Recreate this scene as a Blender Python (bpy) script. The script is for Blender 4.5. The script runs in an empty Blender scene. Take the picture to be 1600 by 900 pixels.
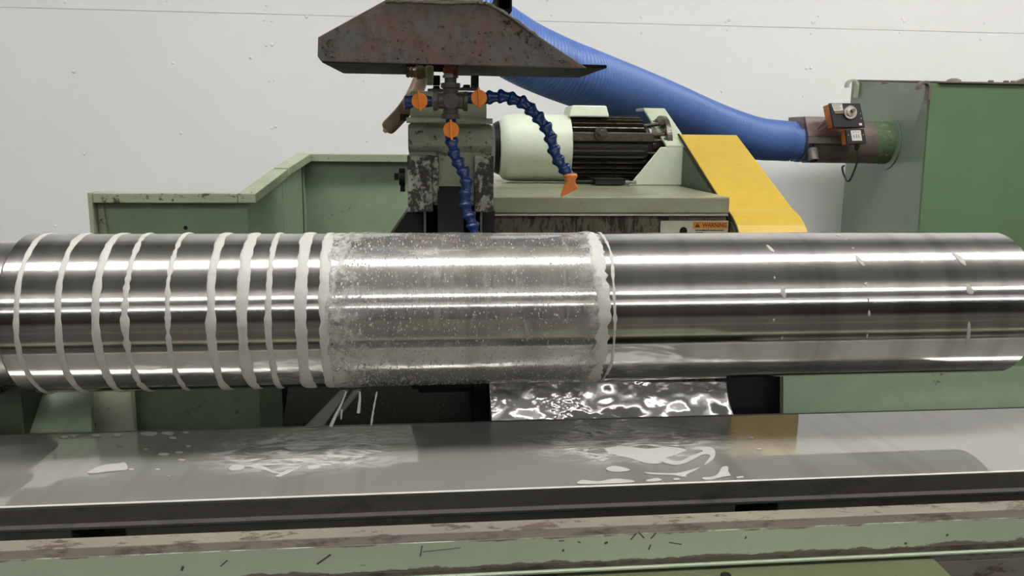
import bpy, math, random
from mathutils import Vector, Matrix, noise as mnoise
random.seed(7)
scene = bpy.context.scene
COL = scene.collection

# ------------------------------------------------------------------ camera
F = 1300.0
def _cam():
    dx = Vector((11900, 110, 1300)).normalized()        # world +x seen from the camera (right, up, forward)
    d2 = Vector((0, 235, 1300)).normalized()             # a point of the horizon straight ahead
    up = dx.cross(d2)
    if up.y < 0: up = -up
    up.normalize()
    dy = up.cross(dx).normalized()
    if dy.z < 0: dy = -dy
    return dx, dy, up
_dx, _dy, _dz = _cam()
CAM = Vector((0.0, -1.196, 1.247))
RIGHT = Vector((_dx.x, _dy.x, _dz.x)); UPV = Vector((_dx.y, _dy.y, _dz.y)); FWD = Vector((_dx.z, _dy.z, _dz.z))
cd = bpy.data.cameras.new('camera'); cam = bpy.data.objects.new('camera', cd); COL.objects.link(cam)
cd.sensor_width = 36.0; cd.lens = 36.0 * F / 1600.0; cd.clip_start = 0.01; cd.clip_end = 100
m = Matrix.Identity(4)
for i in range(3):
    m[i][0] = RIGHT[i]; m[i][1] = UPV[i]; m[i][2] = -FWD[i]; m[i][3] = CAM[i]
cam.matrix_world = m
scene.camera = cam

def P(px, py, y=None, z=None, x=None):
    """world point seen at a pixel, on the plane y=, z= or x="""
    d = RIGHT * ((px - 800) / F) + UPV * ((450 - py) / F) + FWD
    if y is not None: t = (y - CAM.y) / d.y
    elif z is not None: t = (z - CAM.z) / d.z
    else: t = (x - CAM.x) / d.x
    return CAM + d * t

# ------------------------------------------------------------------ world, view
w = bpy.data.worlds.new('world'); scene.world = w; w.use_nodes = True
w.node_tree.nodes['Background'].inputs[0].default_value = (0.5, 0.5, 0.5, 1)
w.node_tree.nodes['Background'].inputs[1].default_value = 0.2
vs = scene.view_settings
vs.view_transform = 'Standard'; vs.look = 'None'; vs.exposure = 0.0; vs.gamma = 1.0; vs.use_curve_mapping = False
LAMP_STRENGTH = 22.5
LAMP_ROWS = [(-0.36, 0.44, 1.0), (-5.8, 0.26, 1.0), (-12.6, 0.40, 1.0)]   # y, width, factor

# ------------------------------------------------------------------ materials
def lin(c):
    return tuple(((v/255.0)/12.92 if v/255.0 <= 0.04045 else ((v/255.0+0.055)/1.055)**2.4) for v in c)
class NT:
    def __init__(self, name):
        self.m = bpy.data.materials.new(name); self.m.use_nodes = True
        self.t = self.m.node_tree; self.b = self.t.nodes['Principled BSDF']; self.out = self.t.nodes['Material Output']
    def n(self, typ, **kw):
        nd = self.t.nodes.new(typ)
        for k, v in kw.items(): setattr(nd, k, v)
        return nd
    def link(self, a, b): self.t.links.new(a, b)
    def coords(self, scale=(1, 1, 1), loc=(0, 0, 0)):
        tc = self.n('ShaderNodeTexCoord'); mp = self.n('ShaderNodeMapping')
        mp.inputs['Scale'].default_value = scale; mp.inputs['Location'].default_value = loc
        self.link(tc.outputs['Object'], mp.inputs['Vector']); return mp.outputs['Vector']
    def noise(self, vec, scale, detail=4, rough=0.55, dist=0.0):
        nd = self.n('ShaderNodeTexNoise'); nd.inputs['Scale'].default_value = scale
        nd.inputs['Detail'].default_value = detail; nd.inputs['Roughness'].default_value = rough
        nd.inputs['Distortion'].default_value = dist
        self.link(vec, nd.inputs['Vector']); return nd.outputs['Fac']
    def ramp(self, fac, a, b, ca=(0, 0, 0, 1), cb=(1, 1, 1, 1)):
        r = self.n('ShaderNodeValToRGB'); e = r.color_ramp.elements
        e[0].position = a; e[1].position = b; e[0].color = ca; e[1].color = cb
        self.link(fac, r.inputs['Fac']); return r.outputs['Color']
    def mix(self, fac, a, b, mode='MIX'):
        mx = self.n('ShaderNodeMix', data_type='RGBA', blend_type=mode)
        for s, v in ((mx.inputs[0], fac), (mx.inputs[6], a), (mx.inputs[7], b)):
            if hasattr(v, 'is_linked'): self.link(v, s)
            elif isinstance(v, (int, float)): s.default_value = v
            else: s.default_value = tuple(v) + ((1,) if len(v) == 3 else ())
        return mx.outputs[2]
    def math(self, op, a, b=None, clamp=False):
        nd = self.n('ShaderNodeMath', operation=op); nd.use_clamp = clamp
        for s, v in ((nd.inputs[0], a), (nd.inputs[1], b)):
            if v is None: continue
            if hasattr(v, 'is_linked'): self.link(v, s)
            else: s.default_value = v
        return nd.outputs[0]
    def bump(self, h, strength, dist=0.002):
        b = self.n('ShaderNodeBump'); b.inputs['Strength'].default_value = strength; b.inputs['Distance'].default_value = dist
        self.link(h, b.inputs['Height']); self.link(b.outputs['Normal'], self.b.inputs['Normal'])
    def set(self, **kw):
        for k, v in kw.items():
            s = self.b.inputs[k.replace('_', ' ')]
            if hasattr(v, 'is_linked'): self.link(v, s)
            elif isinstance(v, (tuple, list)) and len(v) == 3: s.default_value = tuple(v) + (1,)
            else: s.default_value = v

def plain(name, col, rough=0.5, metal=0.0, bump=None, var=0.0, vscale=30):
    k = NT(name); c = lin(col); k.set(Roughness=rough, Metallic=metal)
    vec = k.coords()
    if var:
        f = k.noise(vec, vscale, 5)
        k.set(Base_Color=k.mix(f, tuple(v*(1-var) for v in c), tuple(min(1, v*(1+var)) for v in c)))
    else: k.set(Base_Color=c)
    if bump: k.bump(k.noise(vec, bump[0], 4), bump[1], 0.002)
    return k.m

def paint(name, col, worn, amount=0.35, scale=14, stretch=(1, 1, 1), rough=0.45, dirt=(60, 52, 42), dirt_amt=0.3, fine=130, bump=0.12, soft=0.05):
    """old machine enamel: base colour, chipped spots, grime with its own blotchy shape"""
    k = NT(name); c = lin(col)
    vec = k.coords(stretch)
    big = k.noise(vec, scale, 8, 0.68); sm = k.noise(vec, fine, 6, 0.65)
    h = k.math('ADD', k.math('MULTIPLY', big, 0.6), k.math('MULTIPLY', sm, 0.4))
    e = 0.5 + (0.5-amount)*0.24
    chip = k.ramp(h, e, e + soft)
    g = k.ramp(k.noise(k.coords(stretch, (3.1, 1.7, 4.2)), scale*0.6, 8, 0.7), 0.38, 0.78)
    base = k.mix(k.noise(vec, scale*2.3, 5, 0.65), tuple(v*0.84 for v in c), tuple(min(1, v*1.13) for v in c))
    base = k.mix(k.math('MULTIPLY', g, dirt_amt), base, lin(dirt))
    wc = k.mix(sm, lin(worn), tuple(v*0.6 for v in lin(worn)))
    k.set(Base_Color=k.mix(chip, base, wc))
    k.set(Roughness=k.math('ADD', rough, k.math('MULTIPLY', chip, 0.25)))
    k.bump(k.math('SUBTRACT', k.math('MULTIPLY', sm, 0.35), k.math('MULTIPLY', chip, 0.6)), bump, 0.0012)
    return k.m

M = {}
M['wall'] = plain('wall_paint', (246, 246, 245), 0.75, var=0.03, vscale=1.6)
M['ceil'] = plain('ceiling_deck', (200, 200, 196), 0.8, var=0.1)
M['floor'] = plain('floor_concrete', (52, 49, 45), 0.6, var=0.15, vscale=3)
M['farwall'] = plain('far_wall_paint', (74, 71, 66), 0.8, var=0.2, vscale=0.8)
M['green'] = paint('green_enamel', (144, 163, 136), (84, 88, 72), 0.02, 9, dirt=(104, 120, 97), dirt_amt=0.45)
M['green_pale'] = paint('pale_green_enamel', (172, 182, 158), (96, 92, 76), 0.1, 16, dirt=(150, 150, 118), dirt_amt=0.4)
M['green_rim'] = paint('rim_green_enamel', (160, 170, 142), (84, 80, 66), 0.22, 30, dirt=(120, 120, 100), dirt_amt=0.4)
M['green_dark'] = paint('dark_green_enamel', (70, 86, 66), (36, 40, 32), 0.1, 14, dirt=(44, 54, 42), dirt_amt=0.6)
M['green_rail'] = paint('rail_green_enamel', (172, 186, 162), (84, 74, 62), 0.05, 30, (0.3, 1, 1.6), 0.42, dirt=(130, 142, 118), dirt_amt=0.4)
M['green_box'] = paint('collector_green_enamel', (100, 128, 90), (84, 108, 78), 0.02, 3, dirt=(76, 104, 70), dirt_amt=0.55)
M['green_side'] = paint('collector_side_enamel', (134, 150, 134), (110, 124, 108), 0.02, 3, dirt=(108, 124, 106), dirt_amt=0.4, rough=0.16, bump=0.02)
M['green_mid'] = paint('gear_green_enamel', (206, 215, 195), (140, 140, 118), 0.03, 10, dirt=(164, 170, 144), dirt_amt=0.4)
M['hood'] = paint('hood_worn_enamel', (150, 156, 132), (62, 57, 48), 0.34, 26, dirt=(66, 62, 52), dirt_amt=0.7, bump=0.3)
M['flange_worn'] = paint('flange_chipped_enamel', (168, 168, 154), (60, 56, 50), 0.62, 34, dirt=(58, 54, 46), dirt_amt=0.8, bump=0.4)
M['greasy'] = paint('greasy_enamel', (138, 142, 116), (84, 66, 46), 0.14, 22, (0.5, 1, 1), dirt=(96, 80, 50), dirt_amt=0.6, rough=0.3)
M['grime'] = paint('rusty_grime', (112, 104, 80), (48, 36, 26), 0.5, 34, (1, 1, 0.25), dirt=(62, 46, 30), dirt_amt=0.8, rough=0.35)
M['rustshade'] = paint('rusted_steel_with_shade', (15, 14, 13), (26, 23, 21), 0.3, 30, rough=0.6)  # near-black: the bracket's underside shade is put into the rust colour
M['railtop'] = paint('bare_rail_steel', (122, 115, 108), (96, 82, 70), 0.45, 34, (0.5, 1, 1), dirt=(146, 144, 116), dirt_amt=0.6, rough=0.38)
M['railrust'] = paint('rail_brown_rust', (94, 85, 76), (64, 53, 45), 0.5, 40, (0.35, 1, 1), rough=0.5, soft=0.1)
M['beddark'] = paint('bed_dark_steel', (78, 75, 70), (56, 53, 50), 0.4, 24, (0.4, 1, 1), rough=0.38, dirt=(60, 56, 50), soft=0.15, bump=0.06)
M['olive'] = paint('olive_slide_enamel', (88, 94, 66), (50, 50, 36), 0.06, 14, dirt=(66, 70, 48), dirt_amt=0.6)
M['slotdark'] = plain('slot_shadowed_steel', (40, 38, 36), 0.5, var=0.2)
M['pandark'] = paint('dark_pan_sheet', (44, 50, 42), (30, 34, 29), 0.3, 12, rough=0.25, dirt=(34, 38, 32), soft=0.15)  # green-black, darker than the other pan panels
M['black'] = plain('black_steel', (22, 22, 22), 0.45, var=0.3)
M['blackp'] = plain('black_plastic', (30, 30, 31), 0.4)
M['iron'] = plain('malleable_iron', (84, 80, 76), 0.42, 0.35, (260, 0.35), 0.25)
M['greasyiron'] = plain('oily_iron', (88, 83, 72), 0.2, 0.6, (150, 0.7), 0.5, 70)
M['fingapdark'] = plain('fin_gap_dark_iron', (40, 38, 33), 0.3, 0.3, (120, 0.5), 0.4, 60)  # motor housing, darker than the fins so the gaps come out dark
M['steel'] = plain('bright_steel', (170, 168, 164), 0.3, 1.0)
M['brass'] = plain('dull_brass', (124, 112, 84), 0.42, 0.5, (120, 0.3), 0.3)
M['redpaint'] = plain('red_bushing', (120, 52, 42), 0.5, 0.1, None, 0.3)
M['orange'] = plain('orange_plastic', (240, 142, 46), 0.42, 0, None, 0.05, 60)
M['orangedirty'] = plain('dirty_orange', (214, 124, 50), 0.5, 0, None, 0.4, 80)
M['blueplastic'] = plain('blue_plastic', (20, 50, 104), 0.26)
M['yellow'] = paint('yellow_enamel', (184, 155, 46), (140, 114, 38), 0.0, 14, dirt=(176, 143, 34), dirt_amt=0.6, rough=0.4, bump=0.03)
M['tan'] = plain('tan_rubber', (164, 140, 122), 0.5, 0, None, 0.25, 40)
M['duct'] = paint('brown_duct_steel', (116, 102, 94), (150, 140, 130), 0.16, 30, dirt=(76, 62, 54), dirt_amt=0.7, rough=0.42)
M['ductgrey'] = paint('grey_duct_steel', (116, 110, 102), (84, 76, 68), 0.3, 26, rough=0.36)
M['ductgreen'] = paint('duct_green_enamel', (86, 112, 76), (150, 146, 124), 0.34, 22, rough=0.45)
M['label'] = plain('label_paper', (214, 212, 204), 0.55, 0, None, 0.05)
M['labelgrime'] = paint('grimy_plate', (220, 216, 194), (110, 90, 60), 0.12, 30, dirt=(170, 150, 110), dirt_amt=0.5)
M['ink'] = plain('print_ink', (40, 36, 32), 0.6)
M['lettering'] = plain('warning_ink', (66, 40, 14), 0.6)
M['warn'] = plain('warning_orange', (232, 150, 54), 0.5, 0, None, 0.08)
M['wheel'] = plain('abrasive_wheel', (26, 26, 28), 0.9, 0, (500, 0.6), 0.2, 200)
M['cream'] = plain('cream_enamel', (196, 188, 168), 0.5, 0, None, 0.08)
M['lamphouse'] = plain('lamp_housing_white', (210, 210, 210), 0.5)
M['pansteel'] = plain('pan_steel', (96, 92, 86), 0.3, 0.8, None, 0.15)
M['lipsteel'] = plain('pale_lip_steel', (216, 214, 208), 0.35, 0.3)  # pale base colour draws the line along the tray front
M['rustshade'].node_tree.nodes['Principled BSDF'].inputs['Specular IOR Level'].default_value = 0.08
M['black'].node_tree.nodes['Principled BSDF'].inputs['Specular IOR Level'].default_value = 0.25
M['panel_pale'] = paint('upper_panel_enamel', (214, 222, 190), (120, 118, 96), 0.08, 20, dirt=(180, 184, 150), dirt_amt=0.4)
# bracket plate: mill scale, brown rust and pitted spots
k = NT('rusted_plate'); v = k.coords()
n1 = k.noise(v, 13, 9, 0.72, 0.3); n2 = k.noise(v, 75, 6, 0.7); n3 = k.noise(k.coords((1, 1, 1), (5, 2, 1)), 34, 6, 0.7)
col = k.mix(k.ramp(n1, 0.40, 0.56), lin((104, 78, 66)), lin((92, 90, 87)))
col = k.mix(k.math('MULTIPLY', k.ramp(n3, 0.50, 0.66), 0.7), col, lin((66, 54, 49)))
col = k.mix(k.math('MULTIPLY', k.ramp(n2, 0.56, 0.64), 0.75), col, lin((44, 39, 36)))
k.set(Base_Color=col, Roughness=0.5, Metallic=0.15); k.bump(n2, 0.5, 0.0015); M['rust'] = k.m

k = NT('blue_hose_vinyl'); k.set(Base_Color=lin((78, 110, 174)), Roughness=0.38); M['bluehose'] = k.m
k.bump(k.noise(k.coords(), 90, 3), 0.15, 0.002)
# ground steel roll: polished, fine grinding marks that run round it
k = NT('ground_roll_steel')
v = k.coords((1, 0.02, 0.02)); streak = k.noise(v, 260, 3, 0.6)
zones = k.ramp(k.noise(k.coords((1, 0.02, 0.02), (2.2, 0, 0)), 13, 3, 0.6), 0.40, 0.52)
k.set(Base_Color=k.mix(zones, (0.46, 0.452, 0.44), (0.60, 0.59, 0.575)), Metallic=1.0)
k.set(Roughness=k.math('ADD', 0.075, k.math('MULTIPLY', streak, 0.07)))
k.bump(streak, 0.03, 0.0005); M['roll'] = k.m
k = NT('collar_steel'); k.set(Base_Color=(0.32, 0.31, 0.30), Metallic=1.0, Roughness=0.3); M['collar'] = k.m
# emulsion in the tray
k = NT('milky_coolant'); v = k.coords()
tc = k.n('ShaderNodeTexCoord')
def spot(cx, cy, rx, ry):
    mp = k.n('ShaderNodeMapping'); mp.vector_type = 'POINT'
    mp.inputs['Location'].default_value = (-cx/rx, -cy/ry, 0); mp.inputs['Scale'].default_value = (1/rx, 1/ry, 0)
    k.link(tc.outputs['Object'], mp.inputs['Vector'])
    g = k.n('ShaderNodeTexGradient', gradient_type='SPHERICAL'); k.link(mp.outputs['Vector'], g.inputs['Vector'])
    return g.outputs['Fac']
POOLZ = 0.819
s1 = P(500, 690, z=POOLZ); s2 = P(960, 690, z=POOLZ); s3 = P(1010, 655, z=POOLZ)
mask = k.math('ADD', k.math('ADD', spot(s1.x, s1.y, 0.20, 0.09), spot(s2.x, s2.y, 0.26, 0.10)), 0.0, True)
mask = k.math('MULTIPLY', mask, 1.6, True)
rip = k.noise(k.coords((0.45, 1, 1)), 90, 3, 0.5, 1.2)
streak = k.ramp(k.noise(k.coords((1, 0.06, 1)), 16, 3, 0.5), 0.54, 0.68)
k.set(Base_Color=k.mix(streak, (0.31, 0.302, 0.277), (0.245, 0.239, 0.219)), Metallic=0.38, Roughness=0.022, IOR=1.7)
k.bump(k.math('MULTIPLY', rip, mask), 0.35, 0.004)
M['coolant'] = k.m
# foam: matt white bubbles
k = NT('coolant_foam'); v = k.coords()
k.set(Base_Color=k.mix(k.noise(v, 150, 4), lin((160, 158, 153)), lin((182, 180, 175))), Roughness=0.55)
k.bump(k.noise(v, 400, 3), 0.3, 0.001); M['foam'] = k.m
k = NT('roll_foam'); v = k.coords()
k.set(Base_Color=k.mix(k.noise(v, 150, 4), lin((174, 172, 166)), lin((194, 192, 187))), Roughness=0.5)
k.bump(k.noise(v, 300, 3), 0.25, 0.001); M['rollfoam'] = k.m
k = NT('wet_sheet'); v = k.coords()
k.set(Base_Color=(0.55, 0.54, 0.53), Metallic=0.65, Roughness=0.11)
M['wetsheet'] = k.m
k = NT('lamp_glow'); k.set(Base_Color=(0.9, 0.9, 0.9), Emission_Color=(1.0, 0.985, 0.95), Emission_Strength=LAMP_STRENGTH); M['lamp'] = k.m
k = NT('lamp_glow_far'); k.set(Base_Color=(0.9, 0.9, 0.9), Emission_Color=(1.0, 0.985, 0.95), Emission_Strength=LAMP_STRENGTH*0.85); M['lampfar'] = k.m
k = NT('added_ceiling_glow'); k.set(Base_Color=(0.9, 0.9, 0.9), Emission_Color=(1.0, 0.985, 0.95), Emission_Strength=LAMP_STRENGTH*0.38); M['addedglow'] = k.m  # for the glowing lamp tops added to brighten the ceiling
k = NT('water_streak'); k.set(Base_Color=(0.6, 0.6, 0.58), Roughness=0.1, Alpha=0.11); M['spray'] = k.m
k = NT('water_drop'); k.set(Base_Color=(0.8, 0.8, 0.78), Roughness=0.08, Alpha=0.75); M['drop'] = k.m

# ------------------------------------------------------------------ mesh helpers
class MB:
    def __init__(self): self.v = []; self.f = []
    def add(self, vs_, fs_):
        o = len(self.v); self.v += [Vector(a) for a in vs_]; self.f += [tuple(i+o for i in f) for f in fs_]; return self
    def hexa(self, p):
        """eight corners: four of one face in order, four of the opposite one"""
        return self.add(p, [(3, 2, 1, 0), (4, 5, 6, 7), (0, 1, 5, 4), (1, 2, 6, 5), (2, 3, 7, 6), (3, 0, 4, 7)])
    def box(self, x0, x1, y0, y1, z0, z1):
        return self.hexa([(x0, y0, z0), (x1, y0, z0), (x1, y1, z0), (x0, y1, z0), (x0, y0, z1), (x1, y0, z1), (x1, y1, z1), (x0, y1, z1)])
    def prism(self, pts, d):
        """polygon pts extruded by vector d"""
        d = Vector(d); n = len(pts); a = [Vector(p) for p in pts]
        vs_ = a + [p + d for p in a]
        fs_ = [tuple(range(n)), tuple(range(2*n-1, n-1, -1))] + [(i, i+n, (i+1) % n + n, (i+1) % n) for i in range(n)]
        return self.add(vs_, fs_)
    def lathe(self, prof, origin, axis, n=32, cap=True):
        """prof: (distance along the axis, radius)"""
        ax = Vector(axis).normalized(); u = ax.orthogonal().normalized(); w_ = ax.cross(u); o = Vector(origin)
        vs_ = []; fs_ = []
        for (t, r) in prof:
            for i in range(n):
                a = 2*math.pi*i/n; vs_.append(o + ax*t + (u*math.cos(a) + w_*math.sin(a))*r)
        for j in range(len(prof)-1):
            for i in range(n):
                i2 = (i+1) % n; fs_.append((j*n+i, j*n+i2, (j+1)*n+i2, (j+1)*n+i))
        if cap:
            fs_.append(tuple(range(n-1, -1, -1))); b = (len(prof)-1)*n; fs_.append(tuple(b+i for i in range(n)))
        return self.add(vs_, fs_)
    def tube(self, path, rad, n=12, cap=True):
        pts = [Vector(p) for p in path]; m_ = len(pts)
        rads = rad if isinstance(rad, (list, tuple)) else [rad]*m_
        vs_ = []; fs_ = []; u = None
        for j, p in enumerate(pts):
            t = (pts[min(j+1, m_-1)] - pts[max(j-1, 0)]).normalized()
            u = t.orthogonal().normalized() if u is None else (u - t*u.dot(t)).normalized()
            w_ = t.cross(u)
            for i in range(n):
                a = 2*math.pi*i/n; vs_.append(p + (u*math.cos(a) + w_*math.sin(a))*rads[j])
        for j in range(m_-1):
            for i in range(n):
                i2 = (i+1) % n; fs_.append((j*n+i, j*n+i2, (j+1)*n+i2, (j+1)*n+i))
        if cap:
            fs_.append(tuple(range(n-1, -1, -1))); b = (m_-1)*n; fs_.append(tuple(b+i for i in range(n)))
        return self.add(vs_, fs_)
    def mesh(self, name, off=Vector((0, 0, 0)), smooth=False):
        me = bpy.data.meshes.new(name); me.from_pydata([tuple(a-off) for a in self.v], [], self.f); me.update()
        if smooth:
            me.polygons.foreach_set('use_smooth', [True]*len(me.polygons))
            try: me.set_sharp_from_angle(angle=math.radians(35))
            except Exception: pass
        return me
    def build(self, name, mat, parent=None, bevel=0.0, smooth=False, label=None):
        off = root_loc(parent) if parent else Vector((0, 0, 0))
        if not parent and self.v:
            lo = [min(a[i] for a in self.v) for i in range(3)]; hi = [max(a[i] for a in self.v) for i in range(3)]
            off = Vector(((lo[0]+hi[0])/2, (lo[1]+hi[1])/2, lo[2]))
        me = self.mesh(name, off, smooth); me.materials.append(M[mat] if isinstance(mat, str) else mat)
        import bmesh
        bm = bmesh.new(); bm.from_mesh(me); bmesh.ops.recalc_face_normals(bm, faces=bm.faces); bm.to_mesh(me); bm.free()
        o = bpy.data.objects.new(name, me); COL.objects.link(o)
        if parent: o.parent = parent
        else: o.location = off
        if bevel:
            b = o.modifiers.new('bevel', 'BEVEL'); b.width = bevel; b.segments = 2; b.limit_method = 'ANGLE'; b.angle_limit = math.radians(40)
        if label: o['label'] = label
        return o
def root_loc(o):
    while o.parent: o = o.parent
    return Vector(o.location)
def thing(name, loc, label, cat, group=None):
    o = bpy.data.objects.new(name, None); COL.objects.link(o); o.location = loc; o.empty_display_size = 0.05
    return tag(o, label, cat, group)
def tag(o, label, cat, group=None, kind=None):
    if label: o['label'] = label
    if cat: o['category'] = cat
    if group: o['group'] = group
    if kind: o['kind'] = kind
    return o
def inst(name, me, mat, parent, mw):
    """a shared mesh placed by a world matrix under a thing"""
    if not me.materials: me.materials.append(M[mat])
    o = bpy.data.objects.new(name, me); COL.objects.link(o); o.parent = parent
    o.matrix_local = Matrix.Translation(-root_loc(parent)) @ mw
    return o
def align(p, d, s=1.0, up=None):
    """matrix taking local +z to direction d at p"""
    q = Vector(d).normalized().to_track_quat('Z', 'Y')
    return Matrix.Translation(p) @ q.to_matrix().to_4x4() @ Matrix.Scale(s, 4)
def struct(o): o['kind'] = 'structure'; return o
def spline(pts, n):
    """Catmull-Rom through points"""
    pts = [Vector(p) for p in pts]; out = []
    for i in range(len(pts)-1):
        p0 = pts[max(i-1, 0)]; p1 = pts[i]; p2 = pts[i+1]; p3 = pts[min(i+2, len(pts)-1)]
        for j in range(n):
            t = j/n
            out.append(0.5*((2*p1) + (p2-p0)*t + (2*p0-5*p1+4*p2-p3)*t*t + (3*p1-p0-3*p2+p3)*t**3))
    out.append(pts[-1]); return out
_bolt = {}
def bolt_mesh(r=1.0, h=0.7):
    if 'b' not in _bolt:
        b = MB(); b.lathe([(0, 1), (0.55, 1), (0.7, 0.85)], (0, 0, 0), (0, 0, 1), 6); b.lathe([(0, 1.35), (0.12, 1.35)], (0, 0, -0.1), (0, 0, 1), 12)
        _bolt['b'] = b.mesh('bolt')
    return _bolt['b']
def bolt(parent, p, d, r, mat='greasyiron', name='bolt'):
    me = bolt_mesh()
    key = 'b_'+mat
    if key not in _bolt:
        _bolt[key] = me.copy(); _bolt[key].materials.clear(); _bolt[key].materials.append(M[mat])
    return inst(name, _bolt[key], mat, parent, align(p, d, r))

# ------------------------------------------------------------------ room
WY = 2.95; CEIL = 5.3; LZ = 4.45
struct(MB().box(-9, 12, -16, WY+0.2, -0.2, 0).build('floor', 'floor'))
struct(MB().box(-9, 12, -16, WY+0.2, CEIL, CEIL+0.2).build('ceiling', 'ceil'))
struct(MB().box(-9.2, -9, -16, WY+0.2, 0, CEIL).build('wall_left', 'farwall'))
struct(MB().box(12, 12.2, -16, WY+0.2, 0, CEIL).build('wall_right', 'farwall'))
struct(MB().box(-9.2, 12.2, -16.2, -16, 0, CEIL).build('wall_front', 'farwall'))
fl_ = bpy.data.objects['floor']
M['addedstripe'] = plain('added_stripe_paint', (150, 140, 96), 0.6, var=0.2)  # unseen floor stripes, added so the roll mirrors thin lines
for (y0_, y1_) in ((-1.75, -1.65), (-3.4, -3.3), (-6.6, -6.4), (-9.0, -8.8)):
    o = MB().box(-8.9, 11.9, y0_, y1_, 0.0005, 0.003).build('added_floor_stripe', 'addedstripe'); o.location = o.location-fl_.location; o.parent = fl_
wf_ = bpy.data.objects['wall_front']
M['addedband'] = plain('added_band_paint', (64, 58, 50), 0.7, var=0.15)  # unseen dark band, added for banding in the roll's reflection
o = MB().box(-8.9, 11.9, -15.99, -15.96, 0.0, 1.5).build('added_wall_band', 'addedband'); o.location = o.location-wf_.location; o.parent = wf_
wb = struct(MB().box(-9, 12, WY+0.004, WY+0.2, 0, CEIL).build('wall_back', 'wall'))
seam = P(800, 32, y=WY).z
def wchild(mb, name, mat, bevel=0):
    o = mb.build(name, mat, None, bevel); o.location = o.location - wb.location; o.parent = wb; return o
wchild(MB().box(-8.99, 11.99, WY, WY+0.0038, 0.0, seam-0.0009), 'panel', 'wall', 0.0015)
wchild(MB().box(-8.99, 11.99, WY-0.0006, WY+0.0038, seam+0.0009, CEIL-0.001), 'panel', 'wall', 0.001)
sm_ = MB(); sm_.lathe([(0, 1.0), (0.25, 0.9), (0.45, 0.5), (0.5, 0.1)], (0, 0, 0), (0, 0, 1), 10); sme = sm_.mesh('screw_head', smooth=True); sme.materials.append(M['wall'])
for (px, py) in [(413, 31), (424, 33), (479, 26), (416, 71), (425, 70), (421, 126), (429, 125), (424, 200), (431, 198), (392, 90), (569, 126), (270, 98), (283, 208), (115, 112), (102, 4), (260, 1), (416, 8),
                 (1002, 26), (1003, 51), (1134, 34), (1139, 31), (1137, 47), (1270, 35), (1279, 25), (1273, 34), (1268, 52), (1410, 29), (1413, 33), (1406, 51), (1538, 36), (1533, 61), (1260, 107), (1267, 106), (1255, 150), (1128, 143),
                 (862, 23), (855, 0), (132, 240), (573, 220), (86, 353)]:
    p = P(px, py, y=WY-0.0005); o = bpy.data.objects.new('screw_head', sme); COL.objects.link(o); o.parent = wb
    o.matrix_local = Matrix.Translation(-wb.location) @ align(p, (0, -1, 0), 0.007+0.002*random.random())

# lamps
nm = ['above the grinding roll', 'in the middle of the hall', 'far behind the camera']
for r, (ly, lw, fac) in enumerate(LAMP_ROWS):
    for c in range(3):
        x0 = [-3.3, -7.6, -7.6][r] + c*[3.2, 6.2, 6.2][r]; x1 = x0 + [3.19, 6.19, 6.19][r]
        t = thing('ceiling_light', ((x0+x1)/2, ly, LZ), 'long white linear pendant luminaire %s, %s of its row' % (nm[r], ['left', 'middle', 'right'][c]), 'ceiling light', 'rows of ceiling luminaires')
        def skew(xa, xb, half, z0, z1):                    # the rows run slightly askew to the machine
            ya, yb = ly+0.115*(xa-0.3), ly+0.115*(xb-0.3)
            return MB().hexa([(xa, ya-half, z0), (xb, yb-half, z0), (xb, yb+half, z0), (xa, ya+half, z0), (xa, ya-half, z1), (xb, yb-half, z1), (xb, yb+half, z1), (xa, ya+half, z1)])
        skew(x0, x1, lw/2+0.02, LZ+0.001, LZ+0.06).build('housing', 'lamphouse', t)
        skew(x0+0.005, x1-0.005, lw/2, LZ-0.014, LZ).build('diffuser', 'lamp' if r == 0 else 'lampfar', t)
        skew(x0+0.005, x1-0.005, lw/2-0.02, LZ+0.061, LZ+0.07).build('added_uplight', 'addedglow', t)  # glowing top added to brighten the ceiling that the roll mirrors
        for q in (0.4, 2.8): skew(x0+q-0.006, x0+q+0.006, 0.006, LZ+0.071, CEIL-0.001).build('suspension_rod', 'lamphouse', t)

# ------------------------------------------------------------------ the roll
R = 0.110; ZC = 1.0
def rollx(px, py=482): return P(px, py, y=-R*0.985).x
XL = rollx(-12); XR = rollx(1628, 475)
roll = thing('steel_roll', ((XL+XR)/2, 0, ZC-R), 'long polished steel roll lying across the grinding machine', 'steel roll')
MB().lathe([(0, R-0.004), (0.004, R), (XR-XL-0.004, R), (XR-XL, R-0.004)], (XL, 0, ZC), (1, 0, 0), 192).build('barrel', 'roll', roll, smooth=True)
MB().lathe([(0, 0.06), (0.12, 0.06), (0.125, 0.098), (0.1715, 0.098)], (XL-0.172, 0, ZC), (1, 0, 0), 64).build('shoulder', 'collar', roll, smooth=True)
MB().lathe([(0.0005, 0.075), (0.05, 0.075), (0.055, 0.055), (0.35, 0.055)], (XR, 0, ZC), (1, 0, 0), 64).build('journal', 'collar', roll, smooth=True)
# chuck on the left that turns the roll
ch = thing('drive_chuck', (XL-0.26, 0, ZC-0.085), 'dark steel chuck gripping the left end of the roll', 'chuck')
MB().lathe([(0, 0.085), (0.08, 0.085), (0.087, 0.078)], (XL-0.26, 0, ZC), (1, 0, 0), 48).build('body', 'black', ch, smooth=True)
for a in (20, 140, 260):
    an = math.radians(a); c_ = Vector((XL-0.165, 0.070*math.cos(an), ZC+0.070*math.sin(an)))
    MB().box(-0.03, 0.03, -0.012, 0.012, -0.012, 0.012)
    b = MB().box(c_.x-0.01, c_.x+0.03, c_.y-0.009, c_.y+0.009, c_.z-0.009, c_.z+0.009); b.build('jaw', 'black', ch, 0.002)

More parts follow.
